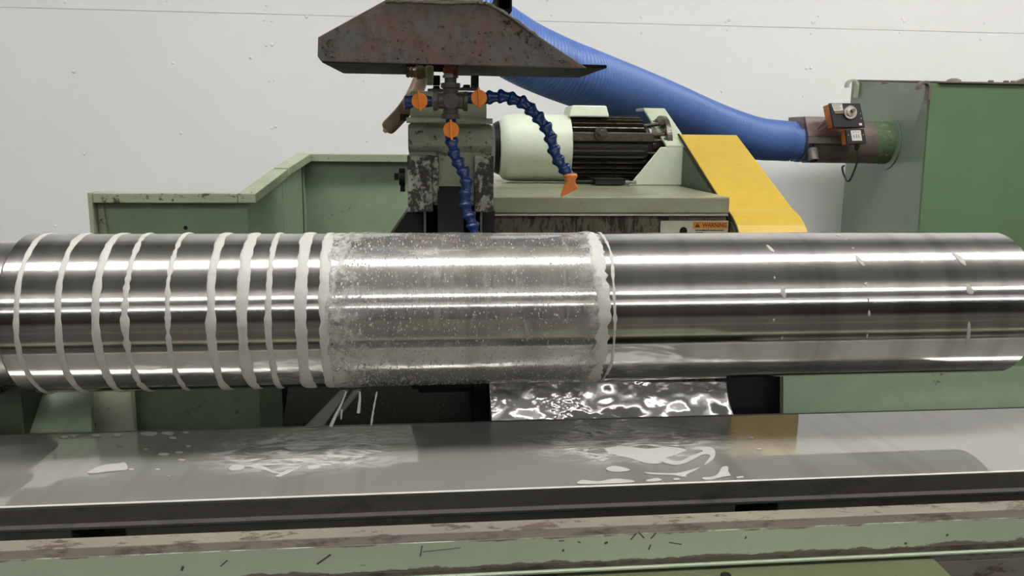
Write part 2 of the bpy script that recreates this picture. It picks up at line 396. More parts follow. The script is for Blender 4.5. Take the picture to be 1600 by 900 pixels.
# foam rings round the roll
def ring(name, px, wpx, seed, hgt=0.0014, bead=0.0, wob=0.0018, py=482, th0=0, th1=360):
    xc = rollx(px, py); w0 = wpx/1.0 * 0.00086; n = 220; mb = MB(); prof = [(-1, -0.05), (-0.85, 0.55), (-0.4, 0.95), (0.1, 1.0), (0.6, 0.85), (0.9, 0.5), (1, -0.05)]
    k_ = len(prof); vs_ = []; fs_ = []
    for i in range(n):
        a = 2*math.pi*i/n; c_, s_ = math.cos(a), math.sin(a)
        q = Vector((c_*2.2, s_*2.2, seed*7.3))
        wv = w0/2*(1 + 0.35*mnoise.noise(q*1.3) + 0.28*mnoise.noise(q*3.1) + bead*mnoise.noise(q*6.0)); wv = max(wv, w0*0.12)
        xo = wob*mnoise.noise(q*0.8+Vector((9, 2, 1))) + 0.0008*mnoise.noise(q*4)
        hh = hgt*(0.75 + 0.6*abs(mnoise.noise(q*2.4)))
        for (u, h_) in prof:
            r_ = R + 0.0001 + hh*h_
            vs_.append((xc + xo + u*wv, r_*c_, ZC + r_*s_))
    for i in range(n):
        i2 = (i+1) % n
        for j in range(k_-1): fs_.append((i*k_+j, i2*k_+j, i2*k_+j+1, i*k_+j+1))
    mb.add(vs_, fs_); return mb.build(name, 'rollfoam', None, smooth=True)
RINGS = [(23, 8, .1, 'thin first foam ring at the left end of the roll'), (88, 10, .1, 'second foam ring from the left end of the roll'),
         (149, 12, .1, 'third foam ring from the left end of the roll'), (195, 9, .6, 'knobbly fourth foam ring from the left end of the roll'),
         (261, 8, .7, 'beaded narrow fifth foam ring, left of the widest bare gap'), (328, 13, .1, 'broad sixth foam ring from the left end, right of the widest bare gap'),
         (378, 16, .1, 'thick seventh foam ring from the left end of the roll'), (419, 9, .3, 'narrow eighth foam ring between two thick rings'),
         (470, 18, .1, 'thickest foam ring, last clear one left of the frothy band'), (506, 15, .2, 'foam ring touching the left edge of the frothy band')]
for i, (px, wp, bd, lb) in enumerate(RINGS):
    tag(ring('foam_ring', px, wp, i+1.5, 0.0016, bd), lb, 'foam', 'foam rings around the roll')
tag(ring('foam_ring', 942, 20, 21.3, 0.0018, 0.6, 0.006), 'ragged thick foam ring at the right edge of the frothy band', 'foam', 'foam rings around the roll')
tag(ring('foam_ring', 962, 5, 25.9, 0.0009, 0.8, 0.003), 'thin beaded coolant ring just right of the frothy band', 'foam', 'foam rings around the roll')

# froth film on the roll
k = NT('froth_film'); v = k.coords((1, 1, 1)); vst = k.coords((1, 0.3, 0.3))
tcx = k.n('ShaderNodeSeparateXYZ'); tcc = k.n('ShaderNodeTexCoord'); k.link(tcc.outputs['Object'], tcx.inputs[0])
fx0, fx1 = rollx(508), rollx(946); fm = (fx0+fx1)/2; half = (fx1-fx0)/2
u = k.math('DIVIDE', tcx.outputs[0], half)                     # -1..1 over the film (object origin is its middle)
n1 = k.noise(vst, 95, 5, 0.65, 0.4); n2 = k.noise(v, 62, 6, 0.65, 0.5); n3 = k.noise(k.coords((1, .12, .12)), 420, 2)
left = k.math('MULTIPLY', k.math('SUBTRACT', -0.62, u), 3.2, True)
right = k.math('MULTIPLY', k.math('SUBTRACT', u, 0.66), 2.6, True)
edge = k.math('MAXIMUM', left, right, True)
clumps = k.ramp(n2, 0.40, 0.58)
specks = k.ramp(n1, 0.54, 0.68)
streaks = k.ramp(n3, 0.35, 0.75)
a1 = k.math('MULTIPLY', edge, k.math('ADD', 0.25, k.math('MULTIPLY', clumps, 0.65)))
a2 = k.math('ADD', k.math('MULTIPLY', specks, 0.26), k.math('MULTIPLY', streaks, 0.16))
alpha = k.math('MAXIMUM', a1, k.math('ADD', a2, 0.13), True)
k.set(Base_Color=lin((190, 188, 183)), Roughness=0.3, Alpha=alpha)
k.bump(k.math('ADD', n1, k.math('MULTIPLY', n2, edge)), 0.6, 0.002)
M['froth'] = k.m
mb = MB(); NX, NA = 110, 260; vs_ = []; fs_ = []
for i in range(NX+1):
    for j in range(NA):
        a = 2*math.pi*j/NA; uu = i/NX
        wob = 0.010*mnoise.noise(Vector((math.cos(a)*2, math.sin(a)*2, 3.0 if uu < 0.5 else 8.0)))*(1-min(1, min(uu, 1-uu)*8))
        xx = fx0 + (fx1-fx0)*uu + wob
        q = Vector((xx*55, math.cos(a)*5.5, math.sin(a)*5.5))
        e = max(0, min(1, (0.22-uu)*7), min(1, (uu-0.9)*12))
        rr = R + 0.0005 + (0.0005+0.0022*e)*max(0, mnoise.noise(q) + 0.25)
        if i in (0, NX): rr = R - 0.0005
        vs_.append((xx, rr*math.cos(a), ZC + rr*math.sin(a)))
for i in range(NX):
    for j in range(NA):
        j2 = (j+1) % NA; fs_.append((i*NA+j, i*NA+j2, (i+1)*NA+j2, (i+1)*NA+j))
mb.add(vs_, fs_); o = mb.build('coolant_froth', 'froth', None, smooth=True)
tag(o, 'frothy band of milky coolant around the middle of the roll', 'foam', None, 'stuff')
# beads of foam on that film
drop = MB().lathe([(0, 1.0), (0.35, 0.9), (0.62, 0.55), (0.72, 0.12)], (0, 0, 0), (0, 0, 1), 7)
mb = MB(); rnd = random.Random(3)
for i in range(3400):
    a = math.radians(rnd.uniform(95, 300)); t = rnd.random()
    uu = rnd.random()
    if rnd.random() < 0.3: uu = uu**2.4 * 0.35
    xx = fx0 + (fx1-fx0)*uu
    s = rnd.uniform(0.0003, 0.0010) * (1.5 if uu < 0.16 else 1.0)
    nrm = Vector((0, math.cos(a), math.sin(a))); tg = Vector((0, -math.sin(a), math.cos(a))); st = rnd.uniform(1.0, 2.2)
    p = Vector((xx, 0, ZC)) + nrm*(R+0.0004)
    mb.add([p + Vector((1, 0, 0))*q.x*s + tg*q.y*s*st + nrm*q.z*s for q in drop.v], drop.f)
o = mb.build('foam_beads', 'foam', None, smooth=True); tag(o, 'countless tiny white foam beads on the wet middle of the roll', 'foam', None, 'stuff')

# single flecks on the clean right part of the roll
def fleck(px, py, lx, ly, label, ringed=False, tilt=0.0):
    # intersect the pixel's ray with the roll
    d = RIGHT*((px-800)/F) + UPV*((450-py)/F) + FWD
    A = d.y*d.y+d.z*d.z; B = 2*(CAM.y*d.y+(CAM.z-ZC)*d.z); C_ = CAM.y**2+(CAM.z-ZC)**2-R*R
    disc = B*B-4*A*C_
    if disc <= 0: return
    t = (-B-math.sqrt(disc))/(2*A); p = CAM+d*t
    a0 = math.atan2(p.z-ZC, p.y); n_ = 20; vs_ = []; fs_ = []
    prof = [(1.0, -0.0001), (0.9, 0.0009), (0.6, 0.0013 if not ringed else 0.0012), (0.3, 0.0014 if not ringed else 0.0005)]
    for (s, h) in prof:
        for i in range(n_):
            b = 2*math.pi*i/n_; jx = 1+0.18*math.sin(2*b+px)+0.1*math.sin(3*b+py)
            du = math.cos(b)*s*lx*jx; dv = math.sin(b)*s*ly*jx; du += tilt*dv
            aa = a0 + dv/R; vs_.append((p.x+du, (R+h)*math.cos(aa), ZC+(R+h)*math.sin(aa)))
    for j in range(len(prof)-1):
        for i in range(n_): fs_.append((j*n_+i, j*n_+(i+1) % n_, (j+1)*n_+(i+1) % n_, (j+1)*n_+i))
    fs_.append(tuple((len(prof)-1)*n_+i for i in range(n_)))
    tag(MB().add(vs_, fs_).build('foam_fleck', 'foam', None, smooth=True), label, 'foam fleck', 'foam flecks on the clean part of the roll')
G = 0.001
fleck(1204, 389, 3.5*G, 8*G, 'oval white fleck on the roll top, above the bright lamp streak', False, .35)
fleck(1343, 407, 4.5*G, 9*G, 'ring shaped fleck on the bright lamp streak, left one of two', True, .3)
fleck(1499, 404, 6*G, 11*G, 'large ring shaped fleck on the bright lamp streak near the right end', True, .5)
fleck(1224, 457, 4.6*G, 8*G, 'fat white fleck straight below the streak, leftmost at mid height')
fleck(1515, 453, 5*G, 8.5*G, 'fat white fleck at mid height near the right end of the roll')
fleck(1353, 444, 2.2*G, 3.5*G, 'small white fleck at mid height in the middle of the clean part')
fleck(1513, 523, 3.2*G, 17*G, 'long drawn-out fleck running down near the right end of the roll', False, .12)
fleck(1325, 588, 5*G, 10*G, 'slanted fleck on the dark lower edge of the roll', False, .8)
fleck(1195, 592, 5*G, 8*G, 'slanted pale fleck at the underside of the roll, left of its twin', False, .9)
for (px, py, a, b, lb) in [(1310, 367.6, 4, 5, 'flat white fleck on the very top edge of the roll'), (1322, 375, 1.2, 2, 'tiny foam speck just below the top edge fleck of the roll'),
        (1333, 388, 1.5, 2.2, 'tiny foam speck right above the left ring shaped fleck'), (1441, 411, 1.2, 2.2, 'tiny foam speck on the bright streak between the two ring shaped flecks'),
        (1358, 490, 1.4, 5, 'thin upright foam speck below the mid height small fleck'), (1357, 468, 1.2, 3, 'tiny foam speck on the second lamp streak, in the middle'),
        (1355, 524, 1.2, 2.6, 'lowest tiny foam speck of the middle column on the roll'), (1222, 528, 1.3, 2.5, 'tiny foam speck low on the roll under the leftmost fat fleck'),
        (1210, 434, 1.2, 2.2, 'tiny foam speck between oval fleck and leftmost fat fleck'), (1209, 500, 1, 2, 'tiniest foam speck left of and below the leftmost fat fleck')]:
    fleck(px, py, a*G, b*G, lb)

# ------------------------------------------------------------------ tray with coolant
TF = -0.235; TB = 0.016; TX0, TX1 = -1.35, 1.75
tray = thing('coolant_tray', (0.2, TF, POOLZ-0.03), 'shallow steel coolant tray running the length of the roll', 'tray')
MB().box(TX0, TX1, TF, TB, POOLZ-0.022, POOLZ-0.014).build('pan', 'pansteel', tray)
MB().prism([(TX0, TF-0.001, POOLZ+0.001), (TX0, TF-0.0035, POOLZ-0.001), (TX0, TF-0.0035, POOLZ-0.021), (TX0, TF-0.006, POOLZ-0.025), (TX0, TF-0.006, POOLZ-0.028), (TX0, TF-0.001, POOLZ-0.024)], (TX1-TX0, 0, 0)).build('front_wall', 'beddark', tray)
MB().box(TX0, TX1, TF-0.0036, TF+0.0004, POOLZ+0.0006, POOLZ+0.0022).build('lip', 'lipsteel', tray, 0.0006, label='bright front lip')
MB().box(TX0, TX1, TB-0.002, TB+0.001, POOLZ-0.022, POOLZ+0.0006).build('back_wall', 'beddark', tray)
mb = MB(); nx, ny = 60, 12
vs_ = [(TX0+(TX1-TX0)*i/nx, TF+0.0005+(TB-TF-0.003)*j/ny, POOLZ) for i in range(nx+1) for j in range(ny+1)]
fs_ = [(i*(ny+1)+j, (i+1)*(ny+1)+j, (i+1)*(ny+1)+j+1, i*(ny+1)+j+1) for i in range(nx) for j in range(ny)]
top = len(vs_); vs_ += [(TX0, TF+0.0005, POOLZ-0.0138), (TX1, TF+0.0005, POOLZ-0.0138), (TX1, TB-0.0025, POOLZ-0.0138), (TX0, TB-0.0025, POOLZ-0.0138)]
fs_.append((top+3, top+2, top+1, top))
me = bpy.data.meshes.new('coolant_pool'); me.from_pydata(vs_, [], fs_); me.materials.append(M['coolant'])
o = bpy.data.objects.new('coolant_pool', me); COL.objects.link(o)
tag(o, 'still grey milky coolant mirroring the wall in the tray', 'coolant', None, 'stuff')

# foam islands lying on the coolant: outlines on the liquid, 2 mm thick
def island(pts, label, h=0.0016):
    w_ = [P(px, py, z=POOLZ) for (px, py) in pts]
    for q in w_: q.y = max(TF+0.003, min(TB-0.004, q.y))
    sp = []
    n_ = len(w_)
    for i in range(n_):
        p0, p1, p2, p3 = w_[i-1], w_[i], w_[(i+1) % n_], w_[(i+2) % n_]
        for j in range(4):
            t = j/4; sp.append(0.5*((2*p1)+(p2-p0)*t+(2*p0-5*p1+4*p2-p3)*t*t+(3*p1-p0-3*p2+p3)*t**3))
    mb = MB().prism([Vector((q.x, q.y, POOLZ+0.0003)) for q in sp], (0, 0, h))
    tag(mb.build('foam_island', 'foam', None, smooth=False), label, 'foam', 'foam islands on the coolant')
island([(945, 703), (975, 699), (1010, 703), (1045, 700), (1072, 705), (1050, 714), (1040, 718), (1062, 722), (1080, 714), (1098, 707), (1090, 702), (1108, 700), (1117, 706), (1116, 716), (1108, 724), (1100, 728), (1110, 714), (1098, 712), (1082, 720), (1068, 726), (1052, 728), (1030, 722), (1034, 725), (1014, 726), (985, 718), (960, 712)], 'large ragged foam raft on the coolant below the wet sheet')
island([(948, 733), (962, 730), (985, 736), (966, 739), (950, 737)], 'lens shaped foam island left of the curved foam streak')
island([(1006, 740), (1030, 741), (1058, 741), (1080, 736), (1094, 732), (1084, 738), (1073, 743), (1070, 747), (1050, 744), (1020, 743)], 'curved foam streak below the large foam raft')
island([(1098, 748), (1112, 747), (1122, 742), (1128, 732), (1137, 731), (1138, 739), (1141, 745), (1128, 747), (1112, 751), (1100, 751)], 'boot shaped foam island at the right of the foam streaks')
island([(902, 757), (910, 752), (935, 754), (960, 750), (985, 752), (990, 755), (960, 757), (925, 758)], 'long foam strip close to the bright tray lip')
island([(1010, 752), (1026, 749), (1034, 752), (1020, 754), (1011, 754)], 'small oval foam island next to the bright tray lip')
island([(1052, 750), (1060, 749), (1062, 751), (1054, 752)], 'tiny foam island beside the small oval one at the tray lip')
island([(1151, 747), (1160, 746), (1161, 748), (1152, 749)], 'tiny foam island right of the boot shaped one')
island([(936, 720), (943, 719), (944, 722), (937, 722)], 'tiny foam island left of the large foam raft')
island([(912, 704), (919, 703), (919, 706), (913, 707)], 'tiny round foam island below the dark ripples')
island([(137, 740), (160, 729), (185, 726), (196, 725), (199, 735), (185, 737), (165, 739), (150, 741)], 'flat foam island between the white reflection and the ripples')
island([(358, 733), (368, 728), (382, 730), (378, 735), (362, 737)], 'bright foam clot below the left splash')
island([(392, 731), (405, 729.5), (418, 733), (428, 738), (440, 740), (455, 734), (472, 729), (461, 736), (447, 743), (436, 747), (431, 745.5), (437, 742.5), (424, 740), (414, 736), (402, 734)], 'ragged bright foam streak below the left splash')
EDGE = ['first', 'second', 'third', 'fourth', 'fifth', 'sixth', 'seventh']
for i, (px, py, a) in enumerate([(100, 684, 7), (115, 683, 6), (150, 681, 8), (183, 681, 8), (232, 679, 14), (262, 678, 10), (290, 677, 5)]):
    island([(px-a, py), (px-a*0.3, py-a*0.2), (px+a, py-a*0.12), (px+a*0.4, py+a*0.18)], '%s small foam blob from the left along the back edge of the tray' % EDGE[i], 0.0012)
for (px, py, a, lb) in [(187, 697, 4, 'tiny foam blob in front of the fourth blob of the back edge row'), (228, 703, 4, 'tiny foam blob between the flat foam island and the back edge'),
        (270, 685, 6, 'small foam blob just in front of the sixth back edge blob'), (256, 711, 9, 'largest loose foam blob on the dark coolant left of the ripples'),
        (280, 708, 6, 'small foam blob right of the largest loose blob'), (284, 720, 6, 'small foam blob in front of and right of the largest loose blob'),
        (295, 698, 4, 'tiny foam blob behind the blobs, nearest to the left ripples'), (335, 711, 5, 'small foam blob at the left tip of the ripples'),
        (246, 735, 4, 'tiny foam blob on the lit coolant in front of the loose blobs'), (205, 735, 5, 'tiny foam blob touching the right end of the flat foam island'),
        (264, 745, 3, 'tiniest foam blob, farthest forward of the loose ones at the left'), (1186, 703, 4, 'tiny foam blob in the lower part of the yellow reflection'),
        (1174, 685, 5, 'tiny foam blob in the upper part of the yellow reflection')]:
    island([(px-a, py), (px-a*0.3, py-a*0.2), (px+a, py-a*0.12), (px+a*0.4, py+a*0.18)], lb, 0.0012)

# swirling foam where the coolant falls
def swirl(name, px0, px1, py0, py1, label, seed, dens):
    k = NT(name+'_film'); tcg = k.n('ShaderNodeTexCoord')
    mp = k.n('ShaderNodeMapping'); mp.inputs['Location'].default_value = (-1, -1, 0); mp.inputs['Scale'].default_value = (2, 2, 0)
    k.link(tcg.outputs['Generated'], mp.inputs['Vector'])
    g = k.n('ShaderNodeTexGradient', gradient_type='SPHERICAL'); k.link(mp.outputs['Vector'], g.inputs['Vector'])
    n_ = k.noise(k.coords((0.40, 1, 1), (seed, 0, 0)), 34, 5, 0.6, 2.2)
    fall = k.math('MULTIPLY', g.outputs['Fac'], 2.2, True)
    al = k.math('MULTIPLY', k.ramp(n_, dens, dens+0.22), fall)
    k.set(Base_Color=lin((200, 198, 194)), Roughness=0.35, Alpha=k.math('MULTIPLY', al, 0.95))
    c0 = P(px0, (py0+py1)/2, z=POOLZ); c1 = P(px1, (py0+py1)/2, z=POOLZ)
    yb = min(TB-0.004, P((px0+px1)/2, py0, z=POOLZ).y); yf = P((px0+px1)/2, py1, z=POOLZ).y
    nx, ny = 60, 20; vs_ = []; fs_ = []
    for i in range(nx+1):
        for j in range(ny+1):
            x = c0.x+(c1.x-c0.x)*i/nx; y = yf+(yb-yf)*j/ny
            e = min(1, min(i, nx-i, j+1, ny-j)/4)
            vs_.append((x, y, POOLZ+0.0006+e*0.0012*(0.6+mnoise.noise(Vector((x*30, y*70, seed))))))
    fs_ = [(i*(ny+1)+j, (i+1)*(ny+1)+j, (i+1)*(ny+1)+j+1, i*(ny+1)+j+1) for i in range(nx) for j in range(ny)]
    o = MB().add(vs_, fs_).build('foam_swirl', k.m, None, smooth=True); tag(o, label, 'foam', None, 'stuff')
swirl('swirl_a', 290, 660, 668, 748, 'churning foam swirls below the falling spray', 2.0, 0.38)
swirl('swirl_b', 800, 1150, 650, 735, 'pale foam swirls below the wet metal sheet', 5.0, 0.42)

# coolant falling off the roll
def stream(pts, r0, r1, mat, label, name='coolant_stream', yy=-0.04):
    path = spline([P(a, b, y=yy) for a, b in pts], 5); n_ = len(path)
    rads = [r0+(r1-r0)*i/(n_-1) for i in range(n_)]
    if name == 'coolant_drip': rads = [r*(0.6+0.5*abs(math.sin(i*0.9))) for i, r in enumerate(rads)]
    tag(MB().tube(path, rads, 8).build(name, mat, None, smooth=True), label, 'coolant', 'streams of coolant falling off the roll')
def fan(pts, label, mat='spray'):
    a = [P(x, y, y=-0.045) for x, y in pts]; tag(MB().prism(a, (0, 0.008, 0.0)).build('coolant_spray', mat, None, bevel=0.003), label, 'coolant', 'streams of coolant falling off the roll')
fan([(532, 610), (546, 610), (505, 668), (474, 669)], 'broad fan of coolant spray falling left below the frothy band')
fan([(552, 610), (566, 609), (532, 650), (520, 655)], 'short faint fan of spray right of the broad one')
stream([(541, 612), (533, 632), (524, 650), (517, 666)], 0.0010, 0.0028, 'drop', 'thick slanted white coolant jet beside the broad spray fan')
stream([(562, 612), (562, 625), (560, 645)], 0.0012, 0.0026, 'drop', 'upright white coolant jet ending in a drop')
stream([(534, 640), (533, 655)], 0.0014, 0.0009, 'drop', 'short drip between the two white jets')
stream([(589, 612), (585, 632), (582, 650), (580, 664)], 0.0013, 0.0017, 'drop', 'beaded string of drops, rightmost under the froth', 'coolant_drip')

# ------------------------------------------------------------------ bed and front rail
def lx(px, py, y): return P(px, py, y=y).x
BY = TF-0.002
bed = thing('machine_bed', (0.2, BY+0.1, 0.0), 'dark oily machine bed under the coolant tray', 'machine bed')
MB().box(TX0, TX1, BY+0.09, TB+0.02, 0.0, 0.78).build('core', 'beddark', bed)
n0, n1_ = lx(111, 825, BY), lx(195, 825, BY); n2_, n3_ = lx(1150, 787, BY), lx(1216, 785, BY)
for (a, b) in ((TX0, n0), (n1_, n2_), (n3_, TX1)):
    MB().box(a, b, BY, BY+0.089, 0.60, POOLZ-0.0285).build('bed_block', 'beddark', bed, 0.002)
RB, RFy = -0.333, -0.356; RZ = 0.8262
def railface(z0, z1):
    k = NT('rail_face_enamel'); tc_ = k.n('ShaderNodeTexCoord'); sx = k.n('ShaderNodeSeparateXYZ'); k.link(tc_.outputs['Object'], sx.inputs[0])
    t = k.math('DIVIDE', k.math('SUBTRACT', sx.outputs[2], z0-0.70), z1-z0)
    n_ = k.noise(k.coords((0.5, 1, 1)), 26, 8, 0.7); f_ = k.noise(k.coords((0.2, 1, 1)), 160, 5, 0.7)
    wv = k.math('MULTIPLY', k.math('SUBTRACT', n_, 0.5), 0.9)
    low_ = k.ramp(k.math('ADD', t, wv), 0.08, 0.12, (1, 1, 1, 1), (0, 0, 0, 1))
    hi_ = k.ramp(k.math('ADD', t, k.math('MULTIPLY', wv, 0.6)), 0.95, 0.99)
    wear_ = k.math('MAXIMUM', low_, hi_); sc_ = k.ramp(f_, 0.66, 0.72)
    g_ = k.mix(n_, lin((172, 188, 162)), lin((192, 204, 180)))
    rust_ = k.mix(f_, lin((104, 90, 80)), lin((134, 120, 108)))
    c = k.mix(k.math('MULTIPLY', sc_, 0.6), g_, lin((110, 112, 92)))
    k.set(Base_Color=k.mix(wear_, c, rust_), Roughness=k.math('ADD', 0.4, k.math('MULTIPLY', wear_, 0.2)))
    k.bump(k.math('SUBTRACT', 0.0, wear_), 0.15, 0.001); return k.m
rail = thing('front_rail', (0.2, RFy, 0.70), 'chipped pale green guard rail along the machine front', 'rail')
x0, x1 = TX0, TX1
MB().box(x0, x1, RFy, RB, RZ-0.006, RZ).build('top_strip', 'railtop', rail, 0.0008, label='bare worn steel top strip')
zb = P(800, 841, y=RFy-0.005).z; zg = P(800, 884.5, y=RFy-0.006).z; zl = P(800, 893.5, y=RFy-0.008).z
MB().prism([(x0, RFy-0.0004, RZ-0.0008), (x0, RFy-0.0055, zb), (x0, RFy-0.001, zb-0.002), (x0, RFy+0.004, RZ-0.0065)], (x1-x0, 0, 0)).build('bevel_strip', 'railrust', rail)
MB().box(x0, x1, RFy-0.006, RFy+0.003, zg, zb-0.0001).build('face_strip', railface(zg, zb), rail, 0.0006, label='pale green painted face with scratches')
MB().box(x0, x1, RFy-0.0065, RFy+0.003, zl, zg-0.0002).build('rust_strip', 'railrust', rail, 0.0006)
MB().box(x0, x1, RFy-0.011, RFy+0.003, zl-0.0028, zl-0.0002).build('flange', 'green_rail', rail, 0.0005)
sc = MB().box(-1, 1, -0.0003, 0.0003, -1, 1).mesh('scratch'); sc.materials.append(M['railrust'])
for (px, py, lw_, lh, rot) in [(506, 874, 14, 1.6, 35), (658, 861, 10, 1.0, 80), (690, 859, 32, 0.5, 4), (990, 838, 8, 1.2, 50), (1002, 836, 8, 1.2, -48), (1021, 837, 7, 1.2, 50), (1015, 855, 5, 1.2, 70), (1055, 849, 12, 0.9, -12), (877, 845, 5, 0.9, 0), (947, 848, 3, 2, 20), (880, 860, 2, 2, 0), (285, 888, 4, 2.0, 70), (350, 880, 8, 1.0, 40), (905, 847, 3, 1, -20), (1165, 840, 2.4, 1.2, 75), (1415, 849, 2.5, 2, 0), (1480, 836, 2, 2, 0)]:
    p = P(px, py, y=RFy-0.0061); s = 0.00064
    inst('scratch', sc, 'railrust', rail, Matrix.Translation(p) @ Matrix.Rotation(math.radians(-rot), 4, 'Y') @ Matrix.Diagonal((lw_*s, 1, lh*s, 1)))
# what shows below the rail
sd = thing('saddle_slide', (0.5, -0.45, 0.0), 'olive green machine slide under the front rail', 'machine slide')
zs = 0.775
a = P(868, 893, z=zs); b = P(1458, 872, z=zs); c_ = P(1492, 905, z=zs)
MB().prism([(a.x, -0.62, zs), (c_.x, -0.62, zs), (c_.x, c_.y, zs), (b.x, b.y, zs), (b.x, -0.3525, zs), (a.x, -0.3525, zs)], (0, 0, -0.06)).build('slide_top', 'olive', sd, 0.001)
p = P(896, 900, z=zs); q = P(1134, 899, z=zs)
MB().lathe([(0, 0.006), (0.0012, 0.0055)], (q.x, q.y, zs+0.0001), (0, 0, 1), 16).build('recess_shade_disc', 'black', sd)  # flat black disc in place of a small recess, its shade as colour
MB().box(a.x+0.02, c_.x-0.02, -0.60, -0.36, 0.0, zs-0.061).build('pedestal', 'beddark', sd)
wy = thing('way_bar', (1.0, -0.33, 0.70), 'bare brown steel way bar at the lower right under the rail', 'way bar')
MB().box(c_.x+0.003, TX1, -0.366, -0.31, 0.735, 0.770).build('bar', 'railtop', wy, 0.001)
MB().box(c_.x+0.003, TX1, -0.345, -0.315, 0.0, 0.734).build('web', 'beddark', wy)

# ------------------------------------------------------------------ splash guard at the left, behind the roll
YA, YC = 0.50, 0.92
sg = thing('splash_guard', (-0.5, YA, 0.62), 'green sheet metal splash guard with stepped rim at the left', 'splash guard')
def zA(px, py, y): return P(px, py, y=y)
A0 = P(152, 303, y=YA); A1 = P(386, 303, y=YA); zr = A0.z
B1 = P(476, 242, y=YC); C1x = lx(660, 244, YC); zr2 = B1.z
T = 0.006
ZB = 0.70
def wallpanel(p0, p1, z0a, z0b, name, mat='green', dz=0.0):
    d = (Vector((p1[0], p1[1], 0))-Vector((p0[0], p0[1], 0))).normalized(); nrm = Vector((-d.y, d.x, 0))
    if nrm.y < 0: nrm = -nrm
    a, b = Vector((p0[0], p0[1], 0)), Vector((p1[0], p1[1], 0)); n_ = nrm*T
    z = Vector((0, 0, 1))
    return MB().hexa([a+z*ZB, b+z*ZB, b+n_+z*ZB, a+n_+z*ZB, a+z*z0a, b+z*z0b, b+n_+z*z0b, a+n_+z*z0a]).build(name, mat, sg, 0.001)
pa0, pa1 = (A0.x, YA), (A1.x, YA); pc0, pc1 = (B1.x, YC), (C1x, YC)
wallpanel(pa0, pa1, zr, zr, 'front_panel', 'green')
mid = 0.55; pm = (pa1[0]+(pc0[0]-pa1[0])*mid, pa1[1]+(pc0[1]-pa1[1])*mid); zm = zr+(zr2-zr)*mid
wallpanel((pa1[0]+0.0005, pa1[1]), (pm[0]-0.0006, pm[1]-0.001), zr, zm, 'sloping_panel', 'green')
wallpanel(pm, (pc0[0]+0.001, pc0[1]+0.004), zm, zr2, 'sloping_panel', 'green')
wallpanel(pc0, pc1, zr2, zr2, 'rear_panel', 'green')
def rim(p0, p1, za, zb_, name='rim'):
    h = 0.019; dpt = 0.030
    a = Vector((p0[0], p0[1]-dpt+0.004, za)); b = Vector((p1[0], p1[1]-dpt+0.004, zb_)); n_ = Vector((0, dpt+0.004, 0)); z = Vector((0, 0, h))
    MB().hexa([a-z*0.9, b-z*0.9, b+n_-z*0.9, a+n_-z*0.9, a+z*0.1, b+z*0.1, b+n_+z*0.1, a+n_+z*0.1]).build(name, 'green_rim', sg, 0.0015)
rim(pa0, (pa1[0]-0.0132, YA), zr+0.0015, zr+0.0015)
def side_rim(p0, p1, za, zb_, lift=0.0):
    w_ = 0.034; h = 0.019; a = Vector((p0[0]-w_*0.55, p0[1], za+lift)); b = Vector((p1[0]-w_*0.55, p1[1], zb_+lift)); n_ = Vector((w_, 0, 0)); z = Vector((0, 0, h))
    MB().hexa([a-z*0.9, b-z*0.9, b+n_-z*0.9, a+n_-z*0.9, a+z*0.1, b+z*0.1, b+n_+z*0.1, a+n_+z*0.1]).build('rim', 'green_rim', sg, 0.0015)
side_rim((pa1[0]+0.006, YA-0.026), (pm[0]-0.002, pm[1]-0.003), zr+0.0015, zm+0.0015)
side_rim((pm[0]+0.001, pm[1]), (pc0[0]+0.004, YC-0.0265), zm+0.0015, zr2-0.001, 0.0035)
rim((pc0[0]-0.008, YC), pc1, zr2+0.0015, zr2+0.0015)
# end plate with its slanted inner web
e0 = A0.x
MB().hexa([Vector(q) for q in [(e0-0.008, YA-0.03, ZB), (e0+0.0, YA-0.03, ZB), (e0+0.0, YA+0.01, ZB), (e0-0.008, YA+0.01, ZB), (e0-0.008, YA-0.028, zr+0.004), (e0, YA-0.028, zr+0.004), (e0, YA+0.01, zr+0.004), (e0-0.008, YA+0.01, zr+0.004)]]).build('end_plate', 'green_rim', sg, 0.001)
MB().prism([(e0+0.001, YA-0.002, zr-0.018), (e0+0.012, YA-0.002, zr-0.018), (e0+0.034, YA-0.002, ZB), (e0+0.001, YA-0.002, ZB)], (0, -0.004, 0)).build('corner_web', 'green_rim', sg)
bolt(sg, P(290, 356, y=YA-0.001), (0, -1, 0), 0.003, 'black')
# seam strips
for (px, y_, zt) in ((473, YC-0.03, zr2-0.024),):
    x_ = lx(px, 320, y_); MB().box(x_-0.002, x_+0.002, y_-0.004, y_+0.02, ZB, zt).build('seam_strip', 'green_dark', sg)

# lower pans seen under the roll
def low(name, q, mat, label=None, parent=None, back=(0, 0.01, -0.01)):
    """sheet through four (px, py, y) corners with thickness"""
    pts = [P(a, b, y=c) for a, b, c in q]
    return MB().prism(pts, back).build(name, mat, parent, 0.0008, label=label)
lp = thing('drip_pan', (-0.45, 0.15, 0.62), 'green sheet metal drip pan under the left half of the roll', 'drip pan')
low('end_strip', [(52, 520, 0.19), (70, 520, 0.19), (31, 700, 0.03), (10, 700, 0.03)], 'green_rim', None, lp)
low('pan_sheet', [(72, 520, 0.195), (141, 520, 0.195), (144, 700, 0.035), (32, 700, 0.035)], 'green', None, lp)
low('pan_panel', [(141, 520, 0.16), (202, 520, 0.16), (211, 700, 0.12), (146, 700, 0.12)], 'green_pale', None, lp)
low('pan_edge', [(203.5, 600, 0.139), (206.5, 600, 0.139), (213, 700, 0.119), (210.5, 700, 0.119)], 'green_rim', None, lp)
low('pan_panel', [(203, 510, 0.19), (403, 510, 0.19), (409, 700, 0.15), (212, 700, 0.15)], 'green_dark', None, lp)
